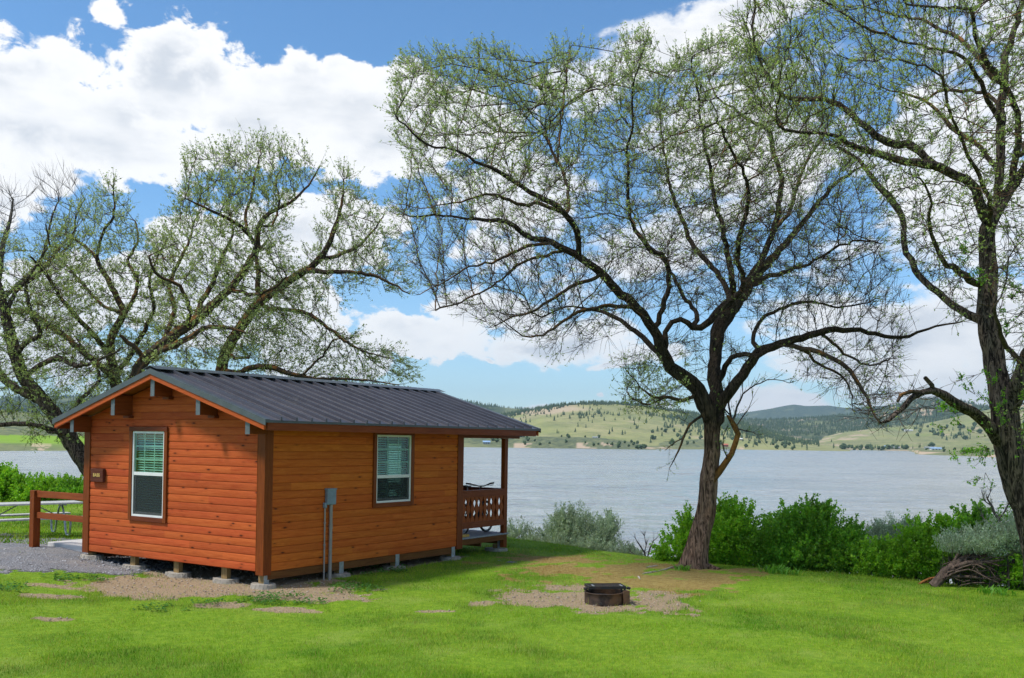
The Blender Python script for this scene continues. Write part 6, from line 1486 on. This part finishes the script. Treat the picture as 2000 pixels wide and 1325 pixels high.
for i, (nm, lm_, lab, kd, gp) in enumerate([
 ('green_shrub', [(1305,1090,28,24,20.9),(1333,1068,20,34,21.0),(1342,1030,10,26,21.0)], 'low bright green shrub at the left foot of the centre tree', 'green', GR),
 ('green_shrub', [(1402,1062,36,58,21.2),(1436,1045,38,55,21.4),(1458,1085,34,40,20.9),(1418,1012,18,26,21.3)], 'tall green shrub just right of the centre trunk', 'green', GR),
 ('green_shrub', [(1505,1080,44,46,20.7),(1545,1055,48,52,20.9),(1592,1045,42,52,21.0),(1560,1095,60,34,20.5),(1606,1003,12,20,21.0)], 'broad green shrub with a high spiky top, second one right of the centre trunk', 'dark', GR),
 ('green_shrub', [(1630,1080,40,46,20.3),(1655,1100,40,36,20.0),(1660,1052,22,26,20.5)], 'rounded green shrub in the middle of the hedge between both trunks', 'dark', GR),
 ('green_shrub', [(1710,1108,42,34,19.6),(1752,1112,38,34,19.5),(1735,1082,34,22,19.9)], 'lower green shrub standing before the grey sagebrush', 'green', GR),
 ('green_shrub', [(1790,1088,36,52,19.3),(1820,1098,32,50,19.2),(1818,1046,20,26,19.6),(1850,1030,14,22,19.6)], 'yellow-green shrub left of the dead branches', 'green', GR),
 ('green_shrub', [(1885,1048,36,34,20.6),(1925,1042,40,32,20.6),(1900,1030,26,26,20.6)], 'dark green shrub rising behind the dead branches', 'dark', GR),
 ('green_shrub', [(1885,1112,42,32,19.0),(1945,1112,46,34,18.8),(1990,1110,34,34,18.5)], 'dark green shrub seen through the dead juniper branches', 'dark', GR),
 ('green_shrub', [(1978,1138,26,28,17.6),(2010,1120,40,30,17.4)], 'small green shrub at the foot of the right-hand tree', 'green', GR),
 ('sagebrush', [(1128,1044,34,42,25.4),(1088,1056,30,30,25.4),(1172,1054,28,30,25.2),(1140,1070,60,20,25.0),(1190,1030,18,20,25.3),(1100,1018,18,22,25.4)], 'large grey-green sagebrush between the porch and the centre tree', 'sage', SGR),
 ('sagebrush', [(1008,1054,24,24,26.6),(1040,1064,24,18,26.4)], 'small grey-green sagebrush right beside the porch corner', 'sage', SGR),
 ('sagebrush', [(1215,1082,24,15,24.0),(1240,1086,18,12,23.6)], 'low sagebrush right of the large one', 'sage', SGR),
 ('sagebrush', [(1752,1048,48,24,22.6),(1705,1056,36,20,22.6),(1775,1036,16,18,22.6)], 'grey sagebrush against the lake, behind the green hedge', 'sage', SGR),
 ('sagebrush', [(1880,1064,46,20,17.9),(1930,1062,48,24,17.6),(1975,1052,42,30,17.5),(2010,1060,30,34,17.4)], 'silvery sagebrush sprawling over the dead branches by the right-hand trunk', 'sage', SGR),
 ('green_shrub', [(10,962,38,40,35.5),(-40,960,50,46,35.5),(-5,938,24,22,35.6)], 'tall green shrub at the left edge of the photo, behind the picnic table', 'green', GR),
 ('green_shrub', [(72,972,42,30,35.2),(110,966,36,28,35.4),(50,955,22,16,35.4)], 'green shrub behind the picnic table, above the railing', 'green', GR),
 ('green_shrub', [(150,970,32,28,35.0),(190,975,40,28,35.0)], 'green shrub partly hidden by the left corner of the cabin', 'dark', GR)]):
    e, q = bush(nm, lm_, lab, kd, gp, seed=i, stems=4 if 'silvery' in lab else 9); tot += q
print('bush leaves', tot)

# bare bush beside the low sagebrush
B1 = Tree(23.2, 31)
B1.limb([(1263,1098,2.5),(1258,1080,2.2),(1248,1064,1.6),(1240,1052,.8)], wob=.01)
for pts in ([(1262,1095,2),(1268,1075,1.8),(1276,1058,1.2),(1284,1050,.8)], [(1258,1080,1.6),(1262,1066,1.2),(1260,1050,.8)], [(1266,1084,1.4),(1282,1074,1),(1292,1070,.7)], [(1262,1096,1.8),(1245,1088,1.2),(1234,1078,.8)]): B1.limb(pts, parent=True, dz=(0, B1.rr.uniform(-.3, .3)), wob=.015)
B1.thicken(tip=.003); finish('bare_shrub', B1, 'small leafless grey shrub left of the centre tree, against the lake', (M_TWIG, M_TWIG), ridge=None, leafy=lambda q: np.full(len(q), .01), per=5, tl=(.08, .26), rthin=.05).__setitem__('category', 'shrub')
B2 = Tree(18.8, 32)
B2.limb([(1950,1045,4),(1950,1015,3.6),(1938,990,3),(1930,975,2),(1932,962,1)], wob=.012)
for pts in ([(1950,1015,3),(1962,1000,2.4),(1972,980,1.8),(1968,965,1)], [(1938,990,2),(1925,980,1.4),(1918,968,.8)], [(1952,1030,3),(1970,1018,2),(1985,1010,1)], [(1948,1035,2),(1925,1020,1.6),(1916,1000,.9)]): B2.limb(pts, parent=True, dz=(0, B2.rr.uniform(-.4, .4)), wob=.015)
B2.thicken(tip=.003); finish('bare_shrub', B2, 'dark leafless upright shrub left of the right-hand trunk, against the lake', (M_BARK, M_TWIG), ridge=None, leafy=lambda q: np.full(len(q), .12), per=7, tl=(.08, .24), rthin=.06, leaf=.03, tone=(.17, .22, .15)).__setitem__('category', 'shrub')
# tangle of dead juniper branches
M_DEAD = bark_mat('dead_wood', (.035, .025, .021), (.155, .110, .086), None, 0, .5, 12); M_DEADO = bark_mat('dead_orange', (.16, .06, .02), (.42, .17, .05), None, 0, .5, 12)
D1 = Tree(17.8, 33)
D1.limb([(1822,1146,10),(1835,1130,9.5),(1845,1115,8.5),(1858,1106,7.5),(1880,1095,6),(1905,1084,5),(1940,1080,3),(1975,1085,1.5)], wob=.012)
rr = D1.rr
D1.limb([(1845,1115,5),(1868,1108,5),(1890,1100,4),(1920,1100,3),(1960,1096,2)], parent=True, dz=(0, -.4), wob=.015)
D1.limb([(1835,1130,5),(1860,1126,4),(1890,1128,3),(1930,1130,2),(1970,1128,1)], parent=True, dz=(0, -.3), wob=.015)
D1.limb([(1858,1106,4),(1870,1085,3),(1880,1065,2),(1884,1050,1)], parent=True, dz=(0, .1), wob=.015)
D1.limb([(2000,1100,9),(1985,1098,8),(1972,1104,7),(1965,1120,5),(1950,1140,3)], dz=(-.1, -.2), wob=.015)
for k in range(34):
    x = rr.uniform(1828, 1875); y = 1146 - (x - 1822) * .75 + rr.uniform(-6, 8); ex = rr.uniform(1890, 2020); ey = rr.uniform(1072, 1144); my = (y + ey) / 2 - rr.uniform(6, 34); d0 = rr.uniform(-.2, .4)
    D1.limb([(x, y, rr.uniform(1.6, 3.6)), (x * .6 + ex * .4, my, rr.uniform(1.2, 2.2)), (ex, ey, .8)], dz=(d0, d0 + rr.uniform(-.9, .9)), wob=.02)
for k in range(12):
    x = rr.uniform(1845, 1985); y = rr.uniform(1086, 1140); l = rr.uniform(20, 50); a = rr.uniform(-.35, .25); s_ = rr.choice((-1, 1)); d0 = rr.uniform(-.7, .6)
    D1.limb([(x, y, rr.uniform(1.2, 2.6)), (x + s_ * l * .5, y - l * .5 * a - 3, 1.3), (x + s_ * l, y - l * a * .6 + rr.uniform(-4, 8), .7)], dz=(d0, d0 + rr.uniform(-.4, .4)), wob=.02)
D1.thicken(tip=.004, lim=1); db = finish('dead_branches', D1, 'tangle of fallen grey-brown juniper branches lying before the sagebrush at the right', (M_DEAD, M_DEAD), ridge=None, leafy=lambda q: np.full(len(q), .0004), per=1.6, tl=(.10, .35), rthin=.03); db['category'] = 'dead branches'
D2 = Tree(18.0, 34); D2.limb([(1792,1144,2.5),(1803,1137,2.5),(1815,1130,2.5),(1828,1128,2.2),(1840,1128,1.5)], wob=.01); D2.limb([(1803,1137,2),(1812,1138,1.5),(1822,1136,1)], parent=True, wob=.01); D2.thicken(tip=.006, lim=1)
base = np.array(D2.P[0]); e = empty('fallen_branch', tuple(base), 0, 'thin orange-brown dead branch poking onto the lawn left of the dead juniper', 'branch'); D2.P = [p - base for p in D2.P]
P_ = np.array(D2.P); s = MB()
for ch in D2.chains(): s.tube([tuple(D2.P[k]) for k in ch], [D2.R[k] for k in ch], 7)
s.build('branch', M_DEADO, e, smooth=True)
# bleached surface roots at the foot of the centre tree
M_ROOT = bark_mat('bleached_root', (.25, .20, .16), (.48, .43, .37), None, 0, .5, 10)
s = MB()
for (a_, c_) in (((1255,1121),(1285,1117)), ((1285,1117),(1318,1108)), ((1246,1124),(1250,1130)), ((1262,1110),(1285,1107))):
    p = on_ground(*a_); q = on_ground(*c_); pts = []
    for k in range(6):
        u = k / 5; x = p[0]*(1-u) + q[0]*u; y = p[1]*(1-u) + q[1]*u + .03 * math.sin(k * 2.0); pts.append((x, y, gz(x, y) + .008))
    pts = [(x - tree1.location.x, y - tree1.location.y, z - tree1.location.z) for x, y, z in pts]
    s2 = MB().tube(pts, [.008, .014, .020, .018, .014, .006], 8); s2.build('root', M_ROOT, tree1, smooth=True)
# ferny plants and grass tufts along the hedge foot
def tuft(px, py, Yd, w, h, n, label, seed):
    r = np.random.default_rng(seed); c = at_depth(px, py, Yd); c[2] = gz(c[0], c[1]); V = []; F_ = []
    for k in range(n):
        a = r.random() * 6.28; o = (r.random(2) - .5) * w; L_ = h * r.uniform(.6, 1.2); d = np.array([math.cos(a) * .6, math.sin(a) * .6, 1]); d /= np.linalg.norm(d); s_ = np.array([-math.sin(a), math.cos(a), 0]) * .014
        p0 = np.array([o[0], o[1], -.02]); p1 = p0 + d * L_ * .6; p2 = p1 + (d * .4 + np.array([math.cos(a), math.sin(a), -.1]) * .35) * L_ * .6; b = len(V)
        V += [p0 - s_ * .5, p0 + s_ * .5, p1 - s_, p1 + s_, p2]; F_ += [(b, b+1, b+3, b+2), (b+2, b+3, b+4, b+4)]
    me = bpy.data.meshes.new('tuft'); me.from_pydata([tuple(v) for v in V], [], [f if f[2] != f[3] else f[:3] for f in F_]); me.update()
    at = me.attributes.new('tone', 'FLOAT_COLOR', 'POINT'); at.data.foreach_set('color', np.tile([.13, .32, .03, 1.0], len(V)).astype(np.float32))
    o = link('broad_leaf_plant', me, mat=M_LEAF); o.location = tuple(c); tag(o, label, 'plant')
tuft(1510, 1112, 19.2, .45, .26, 60, 'bright leafy plant at the hedge foot, just right of the centre trunk', 1)
tuft(1545, 1118, 19.0, .35, .22, 45, 'low leafy plant at the hedge foot, second one right of the centre trunk', 2)
tuft(1945, 1146, 16.9, .5, .22, 60, 'pale green ferny plant before the dead branches at the right', 3)
tuft(1330, 1100, 19.3, .3, .18, 40, 'small leafy plant growing against the left root of the centre trunk', 4)
